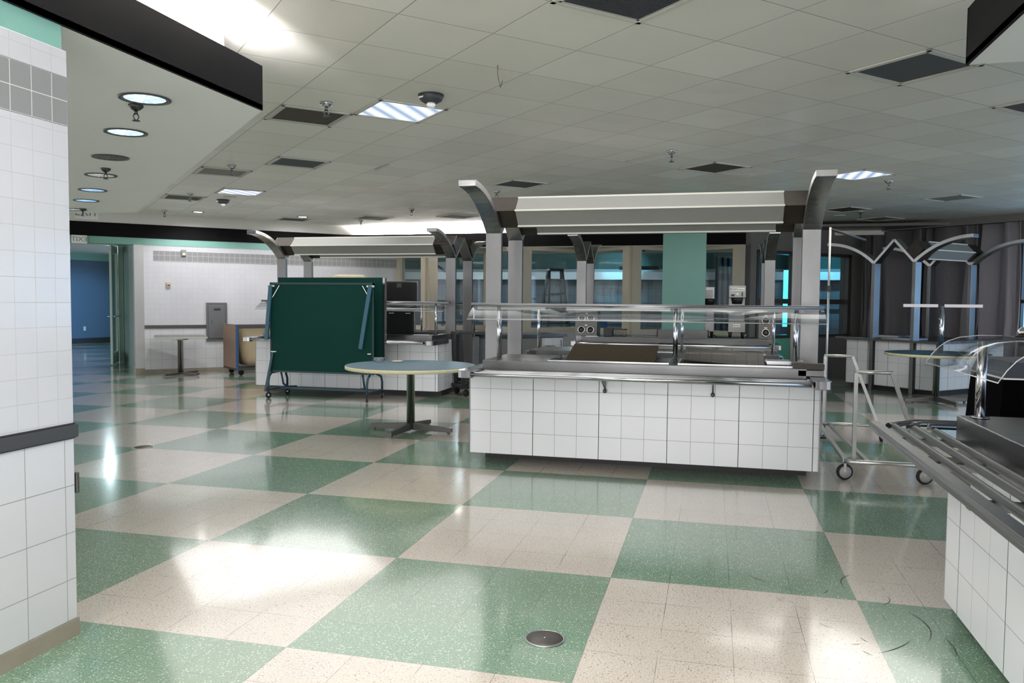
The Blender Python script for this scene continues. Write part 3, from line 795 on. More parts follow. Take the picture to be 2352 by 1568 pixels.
def rear_counter(loc, rz, label, guard=True):
    t = thing('rear_counter', label, 'counter', loc, rz, 'serving counters facing the windows')
    x0, x1 = -1.42, 1.345
    MB().box(x0,1.0,.099,x1,1.68,.85,0).build('tiled_body', [M_ctile], t)
    MB().box(x0+.02,.83,.10,x1-.02,1.0,.85).build('service_side', M_dsteel, t)
    MB().box(x0+.06,.95,0,x1-.06,1.5,.099).build('toe_kick', M_dark, t)
    zt = .9; m = MB()
    wl_ = [(-.8,.95,.25,1.42),(.37,.95,1.2,1.42)]
    m.box(x0,.80,.84,x1,.95,zt); m.box(x0,1.42,.84,x1,1.6,zt); m.box(x0,.95,.84,-.8,1.42,zt); m.box(.25,.95,.84,.37,1.42,zt); m.box(1.2,.95,.84,x1,1.42,zt)
    m.build('counter_top', M_steelh, t, bevel=.004)
    m = MB()
    for a,b,c_,d in wl_:
        m.box(a-.012,b-.012,zt,c_+.012,b,zt+.008); m.box(a-.012,d,zt,c_+.012,d+.012,zt+.008); m.box(a-.012,b,zt,a,d,zt+.008); m.box(c_,b,zt,c_+.012,d,zt+.008)
    m.build('well_rim', M_chrome, t)
    m = MB()
    for a,b,c_,d in wl_: m.box(a,b,.841,c_,d,.85)
    m.build('well', M_dsteel, t)
    MB().box(x0+.1,1.68,.80,x1-.1,2.0,.83).build('tray_slide', M_steelh, t)
    MB().tube([(x0+.1,2.02,.82),(x1-.1,2.02,.82)], .021, 12).build('slide_rail', M_chrome, t)
    for xx in (x0+.02, x1-.02):
        MB().prism([(xx-.065,.86),(xx+.065,.86),(xx+.065,2.0),(xx+.04,2.04),(xx-.04,2.04),(xx-.065,2.0)], .815, .885).build('slide_end', M_chrome2, t, bevel=.004)
    if guard:
        for gx in (-1.40,.30,1.31): MB().tube([(gx,1.24,.9),(gx,1.24,1.40)], .018, 12).build('guard_post', M_chrome, t)
        MB().box(-1.5,1.22,1.40,1.42,1.26,1.42).build('guard_rail', M_chrome2, t)
        g = MB(); pr = [(1.26,1.41),(1.36,1.40),(1.43,1.36),(1.5,1.28)]; vs=[]; fs=[]
        for y,z in pr: vs += [(-1.48,y,z),(1.42,y,z)]
        for i in range(len(pr)-1): fs.append((2*i,2*i+1,2*i+3,2*i+2))
        g.add(vs, fs, 0, True); o = g.build('guard_glass', M_acr, t); sm = o.modifiers.new('t','SOLIDIFY'); sm.thickness = .005
        MB().tube([(-1.48,1.502,1.278),(1.42,1.502,1.278)], .004, 8).build('glass_edge', M_edge, t)
    return t
MC = (1.075, 5.25, 0)
can = canopy(MC, 0, 'large arched steel canopy with grey light panels over the nearest serving island')
fc = front_counter(MC, 0, 'white tiled serving counter with steel tray slide, nearest and facing the viewer')
rc = rear_counter(MC, 0, 'steel topped counter on the far side of the nearest island')
L0 = (MC[0]-4.93, MC[1]+4.42, 0); L0c = (MC[0]-4.86, MC[1]+4.41, 0)
dup(can, L0, 'arched steel canopy standing over the counter behind the upright green board')
lc = dup(fc, L0c, 'white tiled counter partly hidden by the upright green board'); lc.scale = (1.03,1,1)
dup(rc, (L0c[0],L0c[1],0), 'far side counter behind the upright green board')
L2 = (MC[0], MC[1]+5.51, 0); L2c = (MC[0]+.05, MC[1]+5.25, 0)
c2 = dup(can, L2, 'arched steel canopy without light panels around the teal column', skip=('light_housing',  'light_panel'))
fc2 = dup(fc, L2c, 'steel topped counter carrying coffee brewers and cup holders', skip=('guard', 'glass_edge', 'well'))
MB().box(-.8,-1.24,.935,1.32,-.6,.938).build('cover_plate', M_steelh, fc2)

# lids on the near counter wells
t = tag(MB().box(-.40,-.28,-.008,.40,.28,.008).build('grille_lid', M_brownlid, None, (.83,4.36,.985), (math.radians(14),math.radians(0),0), bevel=.003), 'brown woven textured lid over the well of the nearest counter', 'lid')
t = thing('tray_lid', 'dull clear plastic tray lid lying tilted in the counter well', 'lid', (1.82,4.33,.985), 0)
lid = MB(); lid.box(-.34,-.22,0,.34,.22,.006); lid.box(-.34,-.22,-.02,.34,-.215,0); lid.box(-.34,.215,-.02,.34,.22,0)
for k in range(7): lid.box(-.31+k*.1,-.21,.006,-.305+k*.1,.21,.012)
lid.build('lid_panel', M_tray, t); t.rotation_euler = (math.radians(12), math.radians(4), 0)
o = MB().box(-.16,-.12,0,.16,.12,.012).box(-.16,-.12,.012,.16,-.11,.03).box(-.16,.11,.012,.16,.12,.03).build('shallow_pan', M_chrome2, None, (2.33,4.24,.9455)); tag(o, 'shallow steel pan beside the clear tray lid', 'pan')
t = thing('steel_block', 'brown topped steel block at the end of the nearest counter', 'block', (2.50,4.05,.873), 0)
MB().box(-.10,-.15,0,.10,.02,.05).build('base', M_steelh, t, bevel=.003); MB().box(-.13,-.1,.05,.11,.0,.10).build('top_cover', plain('dark_brown', srgb(48,40,34), .5), t, bevel=.003)

# steel wrap around column base
m = MB(); m.box(.92,8.98,.936,1.66,9.18,.95); m.box(.92,8.98,.95,1.66,8.99,1.06); m.box(1.65,8.98,.95,1.66,9.3,1.06); m.box(.92,8.98,.95,.93,9.3,1.06)
tag(m.build('steel_surround', M_dsteel), 'low dull steel box around the foot of the teal column', 'steel box')

# coffee brewers
def brewer(x, y, z, label, face=True, w=.24, h=.78, rz=0):
    t = thing('coffee_brewer', label, 'coffee brewer', (x,y,z), rz, 'coffee brewers')
    Z = .09
    for a in (-1,1):
        for b in (-1,1): MB().lathe([(.018,0),(.022,Z*.6),(.03,Z)], (a*(w/2-.03), b*.12, 0), 10).build('leg', M_blackp, t)
    MB().box(-w/2,-.17,Z,w/2,.17,Z+.16).build('base', M_steel, t, bevel=.004)
    MB().box(-w/2+.005,.02,Z+.16,w/2-.005,.17,h-.18).build('column', M_steel, t, bevel=.003)
    MB().box(-w/2,-.17,h-.18,w/2,.17,h).build('head', M_steel, t, bevel=.006)
    MB().lathe([(.07,0),(.085,.07),(.085,.09),(0,.09)], (0,-.07,h-.27), 20).build('brew_funnel', M_blackp, t)
    if face:
        MB().box(-.1,-.173,h-.075,.1,-.170,h-.035).build('name_plate', M_lip, t)
        text('BUNN', t, (-.05,-.175,h-.055), (PI/2,0,0), .036, M_blackp)
        text('Systems', t, (.05,-.175,h-.056), (PI/2,0,0), .024, M_blackp)
        MB().box(-.09,-.173,h-.16,-.04,-.170,h-.13).build('switch', M_blackp, t)
        MB().lathe([(0,0),(.018,0),(.018,.01),(0,.01)], (0,0,0), 16, M=Matrix.Translation((.0,-.17,h-.13)) @ Matrix.Rotation(PI/2,4,'X')).build('dial', M_lip, t)
        MB().box(.06,-.19,h-.16,.075,-.17,h-.10).build('tap_handle', M_blackp, t)
        MB().box(-.05,-.173,Z+.08,.05,-.170,Z+.12).build('badge', M_lip, t)
        text('BUNN', t, (0,-.175,Z+.1), (PI/2,0,0), .03, M_blackp)
    else:
        for k in range(6): MB().box(-.05,-.173,h-.06-k*.022,.05,-.170,h-.052-k*.022).build('louvre_slot', M_blackp, t)
    return t
ZC = .9385
brewer(2.06,9.42,ZC,'tall steel coffee brewer with dial and name plates beside the cup holder', True)
brewer(1.66,9.55,ZC,'tall coffee brewer with louvre slots beside the teal column', False, .15, .76)
o = MB().tube([(1.70,9.4,ZC+.06),(1.78,9.3,ZC+.015),(1.95,9.25,ZC+.01),(2.1,9.3,ZC+.012)], .008, 8).build('power_cable', M_rubber); tag(o, 'black cord lying on the counter under the brewers', 'cord')

# cup / cutlery dispensers
def dispenser(x, y, label, w=.31, cols=2, rz=0):
    t = thing('cup_dispenser', label, 'dispenser', (x,y,ZC), rz, 'angled cup dispensers')
    MB().prismx([(-.20,0),(-.10,.40),(-.02,.44),(.2,.44),(.2,0)], -w/2, w/2).build('cabinet', M_dsteel if cols==2 else M_dgrey, t, bevel=.004)
    ang = math.atan2(.10,.40)
    for r in range(2):
        for c in range(cols):
            cx = (c-(cols-1)/2)*.14; f = .09 + r*.18
            Mx = Matrix.Translation((cx, -.20+.25*f-.001, f)) @ Matrix.Rotation(PI/2-ang, 4, 'X')
            MB().lathe([(.050,0),(.058,.0),(.058,.012),(.046,.014),(.046,.002),(.050,0)], n=24, M=Mx).build('ring', M_chrome, t)
            MB().lathe([(0,.003),(.046,.003),(.046,.004),(0,.004)], n=24, M=Mx).build('opening', M_blackp, t)
        MB().box(-.02,-.205+.25*(.09+r*.18+.075),.155+r*.18,.02,-.195+.25*(.09+r*.18+.075),.17+r*.18).build('label_plate', M_lip, t)
    return t
dispenser(-.17,9.38,'four hole cup dispenser at the end of the brewer counter',.34,2)
dispenser(2.47,9.42,'narrow two hole cup dispenser beside the steel coffee brewer',.20,1)
# black dish rack
t = thing('dish_basket', 'black plastic dish basket beside the four hole cup dispenser', 'basket', (.28,9.25,ZC), 0)
m = MB(); m.box(-.16,-.10,0,.16,.10,.012); m.box(-.17,-.11,.10,.17,-.10,.112); m.box(-.17,.10,.10,.17,.11,.112); m.box(-.17,-.11,.10,-.16,.11,.112); m.box(.16,-.11,.10,.17,.11,.112)
for k in range(9):
    x = -.02 + k*.022; m.box(x,-.106,0,x+.008,-.10,.105); m.box(x,.10,0,x+.008,.106,.105)
m.build('rack', M_blackp, t)
MB().box(-.17,-.12,.0,-.035,.10,.125).build('cutlery_cup', M_blackp, t, bevel=.006)
o = MB().box(-.09,-.06,0,.09,.06,.004).box(-.07,-.05,.004,.10,.05,.007).build('paper_sheet', plain('paper', srgb(210,214,214), .8), None, (-.06,9.02,ZC), (0,0,.2)); tag(o, 'loose white papers in front of the four hole cup dispenser', 'paper')
o = MB().box(-.2,-.03,0,.2,.05,.02).build('pot_cover', M_dsteel, None, (.72,9.3,ZC)); tag(o, 'flat dark steel lid lying beside the black dish basket', 'lid')

# ---- far island, turned 45 degrees
ux = Vector((SQ,-SQ)); uy = Vector((SQ,SQ))
JL = Vector((4.393,11.757)); JR = Vector((4.91,11.24))
mid = (JL+JR)/2 + uy*.8
def canopy2():
    t = thing('serving_canopy', 'arched steel canopy seen end on before the grey curtains', 'canopy', (mid.x, mid.y, 0), PI/4, 'arched steel canopies over the serving islands')
    zj = 2.15; hs = .366; xf = .8; w = .08
    # local x = long axis (uy), local y: left of x. frames at x=-xf (near) and +xf (far)
    for sx in (-1,1):
        for sy in (-1,1):
            x0, x1 = sx*xf-w, sx*xf+w
            MB().box(x0, sy*hs-.03, 0, x1, sy*hs+.03, zj).build('post', M_steel, t, bevel=.004)
            R = 1.39; th0 = math.radians(42); path = []
            for k in range(13):
                a = th0*(1-k/12); path.append((sy*(hs+R*(math.sin(th0)-math.sin(a))), zj+.01+R*(math.cos(a)-math.cos(th0))))
            MB().strip(path, .055, x0, x1).build('curved_arm', [M_armst, M_armedge], t, bevel=.003)
            MB().strip([(sy*hs,zj),(0,2.53)], .045, x0+.002, x1-.002).build('diagonal_strut', [M_armst, M_armedge], t, bevel=.003)
    for sy in (-1,):
        c = sy*hs+.0; zc = 2.345; r = .15
        MB().prismx([(c-r,zc),(c,zc+r),(c+r,zc),(c,zc-r)], -xf-w, xf+w).build('light_housing', M_brown, t)
        r2 = .175; hexa = [(c-r2,zc),(c-.035,zc+.14),(c+.035,zc+.14),(c+r2,zc),(c+.035,zc-.14),(c-.035,zc-.14)]
        pn = MB().prismx(hexa, -xf+.25, xf-.25).build('light_panel', M_panel, t)
        m = MB()
        for y, z in hexa: m.box(-xf+.246, y-.008, z-.008, xf-.246, y+.008, z+.008)
        m.build('edge_trim', M_lip, pn)
    return t
canopy2()
def W2(a, b): p = JL + ux*a + uy*b; return (p.x, p.y)
t = thing('island_counter', 'white tiled island counter with dark corner strips before the curtains', 'counter', (JL.x, JL.y, 0), 0)
def LP(a, b): q = W2(a,b); return (q[0]-JL.x, q[1]-JL.y)
def rot_prism(mb, a0, a1, b0, b1, z0, z1, m=0): mb.prism([LP(a0,b0),LP(a1,b0),LP(a1,b1),LP(a0,b1)], z0, z1, m)
m = MB(); rot_prism(m,-.5,-.09,-.04,1.9,.09,.84); rot_prism(m,-.09,-.02,.0,1.9,.09,.84); rot_prism(m,.06,.68,-.04,1.9,.09,.84); rot_prism(m,.80,1.14,-.04,1.9,.09,.84); rot_prism(m,-.05,.9,.0,1.9,.09,.84)
m.build('tiled_body', [M_ctile], t)
m = MB(); rot_prism(m,-.53,1.2,-.1,1.95,.84,.875); m.build('counter_top', M_steelh, t)
m = MB()
for a in (-.02,.73): rot_prism(m,a-.035,a+.035,-.035,.02,.05,.84)
rot_prism(m,1.13,1.17,-.05,.0,.05,.84); m.build('corner_strip', M_dgrey, t)
m = MB(); rot_prism(m,-.45,1.12,.06,1.8,0,.09); m.build('toe_kick', M_dark, t)
m = MB(); rot_prism(m,-.75,-.15,-.02,.4,.86,.885); rot_prism(m,.1,.65,.05,.5,.875,.90); rot_prism(m,-.4,.1,.5,.9,.875,.92); m.build('steel_tray', M_chrome2, t)

# ---- round tables
def round_table(x, y, label, r=.78, zt=.745, rz=0):
    t = thing('round_table', label, 'table', (x,y,0), rz, 'round cafeteria tables')
    MB().lathe([(0,zt-.004),(r-.004,zt-.004),(r-.004,zt),(0,zt)], n=96, smooth=False).build('tabletop', M_bluet, t)
    MB().lathe([(0,zt-.042),(r-.01,zt-.042),(r,zt-.036),(r,zt-.008),(r-.004,zt-.002),(r-.006,zt-.0045),(0,zt-.0045)], n=96).build('edge_band', M_wood, t)
    MB().lathe([(.045,.03),(.045,zt-.06),(.09,zt-.055),(.09,zt-.043)], n=24).build('pedestal', M_chrome, t)
    for k in range(4):
        a = k*PI/2
        Mx = Matrix.Rotation(a, 4, 'Z')
        m = MB()
        vs = [(.03,-.02,.02),(.5,-.02,.02),(.5,.02,.02),(.03,.02,.02),(.03,-.02,.10),(.5,-.02,.065),(.5,.02,.065),(.03,.02,.10)]
        m.add(vs, [(0,3,2,1),(4,5,6,7),(0,1,5,4),(1,2,6,5),(2,3,7,6),(3,0,4,7)], 0, False, Mx)
        m.lathe([(.018,0),(.018,.02),(0,.02)], (.46,0,0), 10, M=Mx)
        m.build('foot', M_dgrey, t, bevel=.003)
    return t
rt = round_table(-1.53,5.35,'blue topped round table with cross base beside the nearest tiled counter',.72,.745,math.radians(-5))
for ch in rt.children:
    pass
dup(rt, (4.97,10.10,0), 'far round table standing before the end on arched canopy', math.radians(20))
o = MB().lathe([(.052,0),(.07,.05),(.066,.05),(.05,.004),(0,.004)], n=20).build('clear_bowl', glass('bowl_plastic', (.8,.85,.88,1), .05, 1.5, 2.2), None, (-2.02,5.60,.746)); tag(o, 'small clear plastic bowl near the rim of the blue round table', 'bowl')
o = MB().lathe([(0,0),(.07,0),(.075,.008),(.05,.016),(0,.018)], n=24).build('jar_lid', plain('pale_lid', srgb(170,164,150), .5), None, (-1.83,5.70,.746)); tag(o, 'flat pale lid beside the clear bowl on the round table', 'lid')

# ---- square table by far wall
t = thing('square_table', 'grey topped square table on one chrome post before the far tiled wall', 'table', (-8.1,10.22,0), math.radians(38))
MB().box(-.45,-.45,.705,.45,.45,.745).build('tabletop', plain('grey_laminate', srgb(120,124,124), .4), t, bevel=.004)
MB().box(-.46,-.46,.71,.46,.46,.738).build('edge_band', plain('pale_edge', srgb(190,190,180), .5), t)
MB().lathe([(.05,.02),(.05,.66),(.15,.67),(.15,.70),(0,.70)], n=20).build('pedestal', M_chrome, t)
for k in range(4): 
    MB().box(.03,-.04,.015,.42,.04,.05,0,Matrix.Rotation(k*PI/2+PI/4,4,'Z')).build('foot', M_dgrey, t, bevel=.01)

# ---- wall devices on far wall
def onwall(name, s, z, w, h, d, mat, label, cat):
    p = LW(s, .004); t = thing(name, label, cat, (p[0],p[1],z), PI/4); return t
t = onwall('electrical_panel', -7.99, .99, 0,0,0,None,'grey steel electrical panel door set in the far tiled wall','electrical panel')
MB().box(-.2,-.03,-.385,.2,0,.385).build('frame', plain('panel_grey', srgb(104,108,110), .4, .4), t, bevel=.004)
MB().box(-.155,-.045,-.33,.155,-.03,.33).build('door', plain('panel_door_grey', srgb(118,120,122), .35, .5), t, bevel=.004)
MB().box(-.06,-.05,.23,.07,-.045,.27).build('name_plate', M_dark, t); MB().box(-.11,-.055,-.02,-.09,-.045,.03).build('latch', M_chrome, t)
t = onwall('thermostat', -8.62, 1.72,0,0,0,None,'small beige thermostat on the far tiled wall','thermostat')
MB().box(-.04,-.04,-.055,.04,0,.045).build('cover', plain('beige_plastic', srgb(196,184,160), .5), t, bevel=.006); MB().box(-.025,-.043,-.03,.025,-.04,0).build('display', M_dgrey, t)
t = onwall('wall_strobe', -8.42, 2.345,0,0,0,None,'small grey strobe box over the grey tile band','strobe')
MB().box(-.045,-.04,-.06,.045,0,.06).build('box', M_lightvent, t, bevel=.004); MB().box(-.025,-.06,-.045,.025,-.04,-.005).build('lens', M_lip, t)

# ---- laundry cart
t = thing('linen_cart', 'wheeled cart with brown board side and tan canvas bag by the far wall', 'cart', (-6.98,11.0,0), math.radians(50))
MB().box(-.62,-.36,.14,.45,-.33,1.0).build('spare', M_card, t) if False else None
m = MB(); m.box(-.5,-.42,.10,-.47,.42,.97); m.build('board_side', [M_card], t)
MB().box(-.51,-.425,.10,-.465,-.415,.97).build('board_edge', M_blueedge, t)
m = MB()
n = 20; prof = [(.16,.72),(.2,.86),(.55,.93),(.88,1.0)]
vs = []; fs = []
rows = 9
for r in range(rows):
    z = .18 + (.90-.18)*r/(rows-1); k = .70 + .30*(r/(rows-1))**.6
    for i in range(n):
        a = 2*PI*i/n; cs, sn = math.cos(a), math.sin(a)
        sq = 1/max(abs(cs),abs(sn)); sq = 1+(sq-1)*.75
        w_ = 1+.04*math.sin(5*a+r)+.02*math.sin(11*a+2*r)
        vs.append((.02+.42*k*cs*sq*w_, .34*k*sn*sq*w_, z))
for r in range(rows-1):
    for i in range(n): j=(i+1)%n; fs.append((r*n+i,r*n+j,(r+1)*n+j,(r+1)*n+i))
fs.append(tuple(range(n))[::-1]); m.add(vs, fs, 0, True); m.build('canvas_bag', M_tan, t)
m = MB()
for y in (-.4,.4): m.bar((-.48,y,.92),(.5,y,.92),.03,.05)
for x in (-.48,.5): m.bar((x,-.4,.92),(x,.4,.92),.03,.05)
for x in (-.46,.48):
    for y in (-.38,.38): m.bar((x,y,.12),(x,y,.92),.03,.03)
m.box(-.5,-.4,.10,.5,.4,.14); m.build('frame', M_dgrey, t)
for x in (-.38,.38):
    for y in (-.3,.3):
        MB().lathe([(0,-.018),(.05,-.018),(.055,0),(.05,.018),(0,.018)], (0,0,0), 16, M=Matrix.Translation((x,y,.055)) @ Matrix.Rotation(PI/2,4,'X')).build('caster', M_rubber, t)

# ---- folded table tennis table / green board
t = thing('folding_table', 'dark green folded table standing upright on a blue wheeled frame', 'folding table', (-3.72,7.84,0), 0)
GX0, GX1 = -.90, .77
m = MB(); m.box(GX0,-.24,.40,GX1-.02,-.215,1.70); m.build('front_leaf', M_greenb, t, bevel=.003)
m = MB(); m.box(GX0-.01,.0,.43,GX1+.02,.025,1.785); m.build('rear_leaf', M_greenb, t, bevel=.003)
m = MB(); m.box(GX0,-.245,1.675,GX1-.02,-.21,1.705); m.box(GX0,-.245,.385,GX1-.02,-.21,.41); m.box(GX0,-.245,.4,GX0+.02,-.215,1.70); m.box(GX1-.04,-.245,.4,GX1-.02,-.215,1.70); m.build('leaf_edge', plain('dark_teal_edge', srgb(14,52,52), .45), t)
m = MB(); m.box(GX1+.02,-.02,.42,GX1+.055,.045,1.78); m.build('side_rail', M_chrome2, t)
for sx, xx in ((-1,GX0-.0),(1,GX1-.03)):
    MB().bar((xx+.03*sx*-1,-.27,1.66),(xx-.03 if sx<0 else xx-.17,-.30,.86 if sx<0 else .76),.055,.03,up=(0,1,0)).build('folded_leg', plain('blue_steel_leg', srgb(40,86,106), .4), t)
    MB().bar((xx-.16*sx,-.25,1.66),(xx-.03*sx,-.26,1.45),.008,.008).build('brace', M_chrome, t)
    MB().box(xx-.03-.06*(sx>0),-.27,1.64,xx+.08-.06*(sx>0),-.245,1.665).build('hinge_plate', M_lip, t)
    MB().box(xx+(.02 if sx<0 else -.08),-.262,.68,xx+(.10 if sx<0 else -.03),-.245,.695).build('clip', M_lip, t)
m = MB(); m.bar((GX0+.05,-.25,.69),(GX0-.05,-.30,.10),.035,.02); m.build('link_bar', M_bluef, t)
for sx, xx in ((-1,GX0),(1,GX1-.1)):
    c = xx
    m = MB()
    m.tube([(c,-.30,.06),(c,-.30,.25),(c,-.27,.33),(c,-.20,.375),(c+.06*-sx,-.05,.385),(c+.06*-sx,.12,.38),(c,.20,.33),(c,.24,.25),(c,.24,.06)], .017, 10)
    m.tube([(c+.13*-sx,-.16,.375),(c+.13*-sx,-.1,.2),(c+.16*-sx,-.02,.15),(c+.25*-sx,.08,.145)], .015, 10)
    m.bar((c,-.27,.13),(c,.22,.13),.03,.02); m.build('wheel_frame', M_bluef, t)
    for yy in (-.30,.24):
        Mx = Matrix.Translation((c, yy+.02, .045)) @ Matrix.Rotation(PI/2,4,'Y') @ Matrix.Rotation(.5,4,'X')
        w_ = MB().lathe([(0,-.014),(.043,-.014),(.046,0),(.043,.014),(0,.014)], n=20, M=Matrix.Translation((c, yy, .046)) @ Matrix.Rotation(PI/2+.35*sx,4,'Z') @ Matrix.Rotation(PI/2,4,'X')).build('caster_wheel', M_rubber, t)
        MB().lathe([(0,-.017),(.022,-.017),(.022,.017),(0,.017)], n=14, M=Matrix.Translation((c, yy, .046)) @ Matrix.Rotation(PI/2+.35*sx,4,'Z') @ Matrix.Rotation(PI/2,4,'X')).build('hub', M_chrome, w_)
MB().bar((GX0,-.02,.13),(GX1-.1,-.02,.13),.03,.03).build('cross_bar', M_bluef, t)
t = thing('cardboard_scraps', 'flattened tan cardboard lying on top of the upright green table', 'cardboard', (-3.62,8.0,1.786), .1)
m = MB(); m.box(-.33,-.06,0,.33,.10,.012); m.box(-.18,-.05,.012,.33,.09,.028); m.add([(-.15,-.05,.028),(.30,-.05,.032),(.28,.08,.045),(-.12,.07,.05)], [(0,1,2,3)], 0)
m.build('cardboard_sheet', plain('tan_card', srgb(206,194,168), .8, noise=.1), t)

# ---- black stacked cabinets
t = thing('black_display_case', 'pair of black panels in silver frames standing behind the green table', 'display case', (-3.13,8.95,0), 0)
for z0, z1, xr in ((1.34,1.76,.31),(.945,1.32,.26)):
    MB().box(-.31,-.0,z0,xr,.05,z1).build('frame', M_chrome2, t, bevel=.003)
    MB().box(-.29,-.006,z0+.02,xr-.02,.0,z1-.02).build('black_panel', M_blackp, t)
MB().box(-.04,-.014,1.66,.04,-.006,1.73).build('latch_plate', M_dgrey, t)
for x in (-.16,.12): MB().tube([(x,-.006,1.27),(x,-.03,1.25),(x+.07,-.03,1.25),(x+.07,-.006,1.27)], .005, 6).build('pull_handle', M_chrome, t)

# ---- black utility cart behind round table
t = thing('black_frame_cart', 'black steel framed cart on casters behind the round table', 'cart', (-1.80,8.97,0), math.radians(38))
m = MB()
for x in (-.35,.25):
    m.bar((x,-.22,.14),(x-.05,-.22,.98),.05,.03); m.bar((x+.04,.22,.14),(x-.02,.22,.98),.05,.03)
m.bar((-.42,-.22,.96),(.22,-.22,.96),.04,.03); m.bar((-.38,.22,.96),(.24,.22,.96),.04,.03); m.bar((-.42,-.22,.96),(-.38,.22,.96),.04,.03)
m.build('frame', M_blackp, t)
m = MB(); m.box(-.38,-.25,.12,.32,.25,.17)
for k in range(5): m.box(-.3+k*.12,-.2,.17,-.25+k*.12,.2,.20)
m.build('base_shelf', M_blackp, t)
for x in (-.3,.28):
    for y in (-.2,.2): MB().lathe([(0,-.015),(.05,-.015),(.055,0),(.05,.015),(0,.015)], n=18, M=Matrix.Translation((x,y,.056)) @ Matrix.Rotation(.4,4,'Z') @ Matrix.Rotation(PI/2,4,'X')).build('caster_wheel', M_rubber, t)
# small cabinets with handles behind
t = thing('base_cabinet', 'grey base cabinets with tall handles behind the black cart', 'cabinet', (-2.02,10.5,0), math.radians(45))
MB().box(-.1,-.3,.08,1.3,.3,.83).build('carcass', M_btile, t)
MB().box(-.15,-.35,.83,1.35,.35,.88).build('counter_top', M_steelh, t)
for k in range(3):
    d = MB().box(-.08+k*.46,-.32,.1,.36+k*.46,-.30,.81).build('door', plain('door_grey', srgb(120,120,116), .5) if k<2 else M_ctile, t)
    MB().tube([(.30+k*.46,-.325,.62),(.30+k*.46,-.35,.62),(.30+k*.46,-.35,.76),(.30+k*.46,-.325,.76)], .006, 6).build('handle', M_blackp, d)

# ---- panel cart (aluminium)
M_alu = plain('worn_aluminium', (.50,.50,.49,1), .35, .9, noise=.25, nscale=20)
t = thing('panel_cart', 'bare metal panel cart on four casters beside the nearest tiled counter', 'cart', (3.1,5.1,0), 0)
ya, yb = -1.05, 1.12
m = MB()
z = .165
m.tube([(-.29,ya+.03,z),(-.26,ya,z),(.30,ya,z),(.34,ya+.04,z)], .020, 10); m.tube([(-.26,yb,z),(.40,yb,z)], .02, 10)
m.bar((-.29,ya+.05,z),(-.24,yb,z),.035,.03); m.bar((-.12,ya+.02,z),(-.14,yb,z),.035,.03); m.bar((.33,ya+.05,z),(.38,yb,z),.035,.03)
m.build('base_frame', M_alu, t)
for yy, l in ((ya+.05,'front'),(yb,'rear')):
    dx = 0 if yy < 0 else .03
    m = MB(); m.tube([(-.235+dx,yy,.905),(.055+dx,yy,.905)], .016, 10); m.bar((-.225+dx,yy,z),(-.225+dx,yy,.90),.03,.03)
    m.bar((.05+dx,yy,.90),(.30+dx*2,yy,z),.03,.03)
    m.build('end_handle', M_alu, t)
for x, y in ((-.29,ya+.06),(.32,ya+.06),(.39,yb-.02),(-.24,yb-.02)):
    Mx = Matrix.Translation((x,y,.068)) @ Matrix.Rotation(.25 if y<0 else 1.2,4,'Z') @ Matrix.Rotation(PI/2,4,'X')
    w_ = MB().lathe([(0,-.016),(.052,-.016),(.066,-.012),(.068,0),(.066,.012),(.052,.016),(0,.016)], n=24, M=Mx).build('caster_wheel', M_rubber, t)
    MB().lathe([(0,-.019),(.050,-.019),(.050,.019),(0,.019)], n=20, M=Mx).build('wheel_disc', plain('wheel_grey', srgb(150,150,148), .4), w_)
    m = MB(); m.bar((x,y,.07),(x,y,.145),.02,.045); m.build('fork', M_alu, t)
# tall pole with arm
t = thing('pole_stand', 'thin tall metal pole with a black clamp and dark top bar behind the cart', 'pole', (2.93,6.30,0), 0)
MB().tube([(0,0,.0),(0.0,0,2.29)], .012, 10).build('pole', M_alu, t); MB().box(-.02,-.02,1.60,.02,.02,1.66).build('clamp', M_blackp, t)
MB().tube([(0,0,2.27),(.62,1.6,2.27)], .016, 8).build('top_bar', M_dark, t); MB().lathe([(.08,0),(.08,.012),(.02,.02),(0,.02)], n=16).build('foot_plate', M_dark, t)
# T stand
t = thing('sign_stand', 'chrome T shaped stand rising beside the far round table', 'stand', (5.015,10.10,.747), 0)
MB().tube([(0,0,0),(0,0,.70)], .035, 16).build('pole', M_chrome, t)
for a, b in ((-.57,-.07),(.02,.57)): MB().bar((a,a*.24,.70),(b,b*.24,.70),.05,.045).build('cross_arm', M_chrome2, t)

# ---- near right counter
t = thing('near_counter', 'tiled counter with open tray rails at the near right', 'counter', (2.79,0,0), 0) 
t['label'] = 'tiled counter with open tubular tray rails cut by the photo edge'
MB().box(0,-4,.10,.9,1.07,.80).build('tiled_body', [M_ctile], t)
MB().box(.25,-4,0,.8,.95,.10).build('toe_kick', M_dark, t)
MB().box(.06,-4,.80,1.2,1.20,.945).build('counter_top', M_steelh, t, bevel=.004)
MB().box(.35,-1.5,.9455,.9,.75,.948).build('well', M_dsteel, t)
xs = (-.255,-.175,-.085,.0,.045)
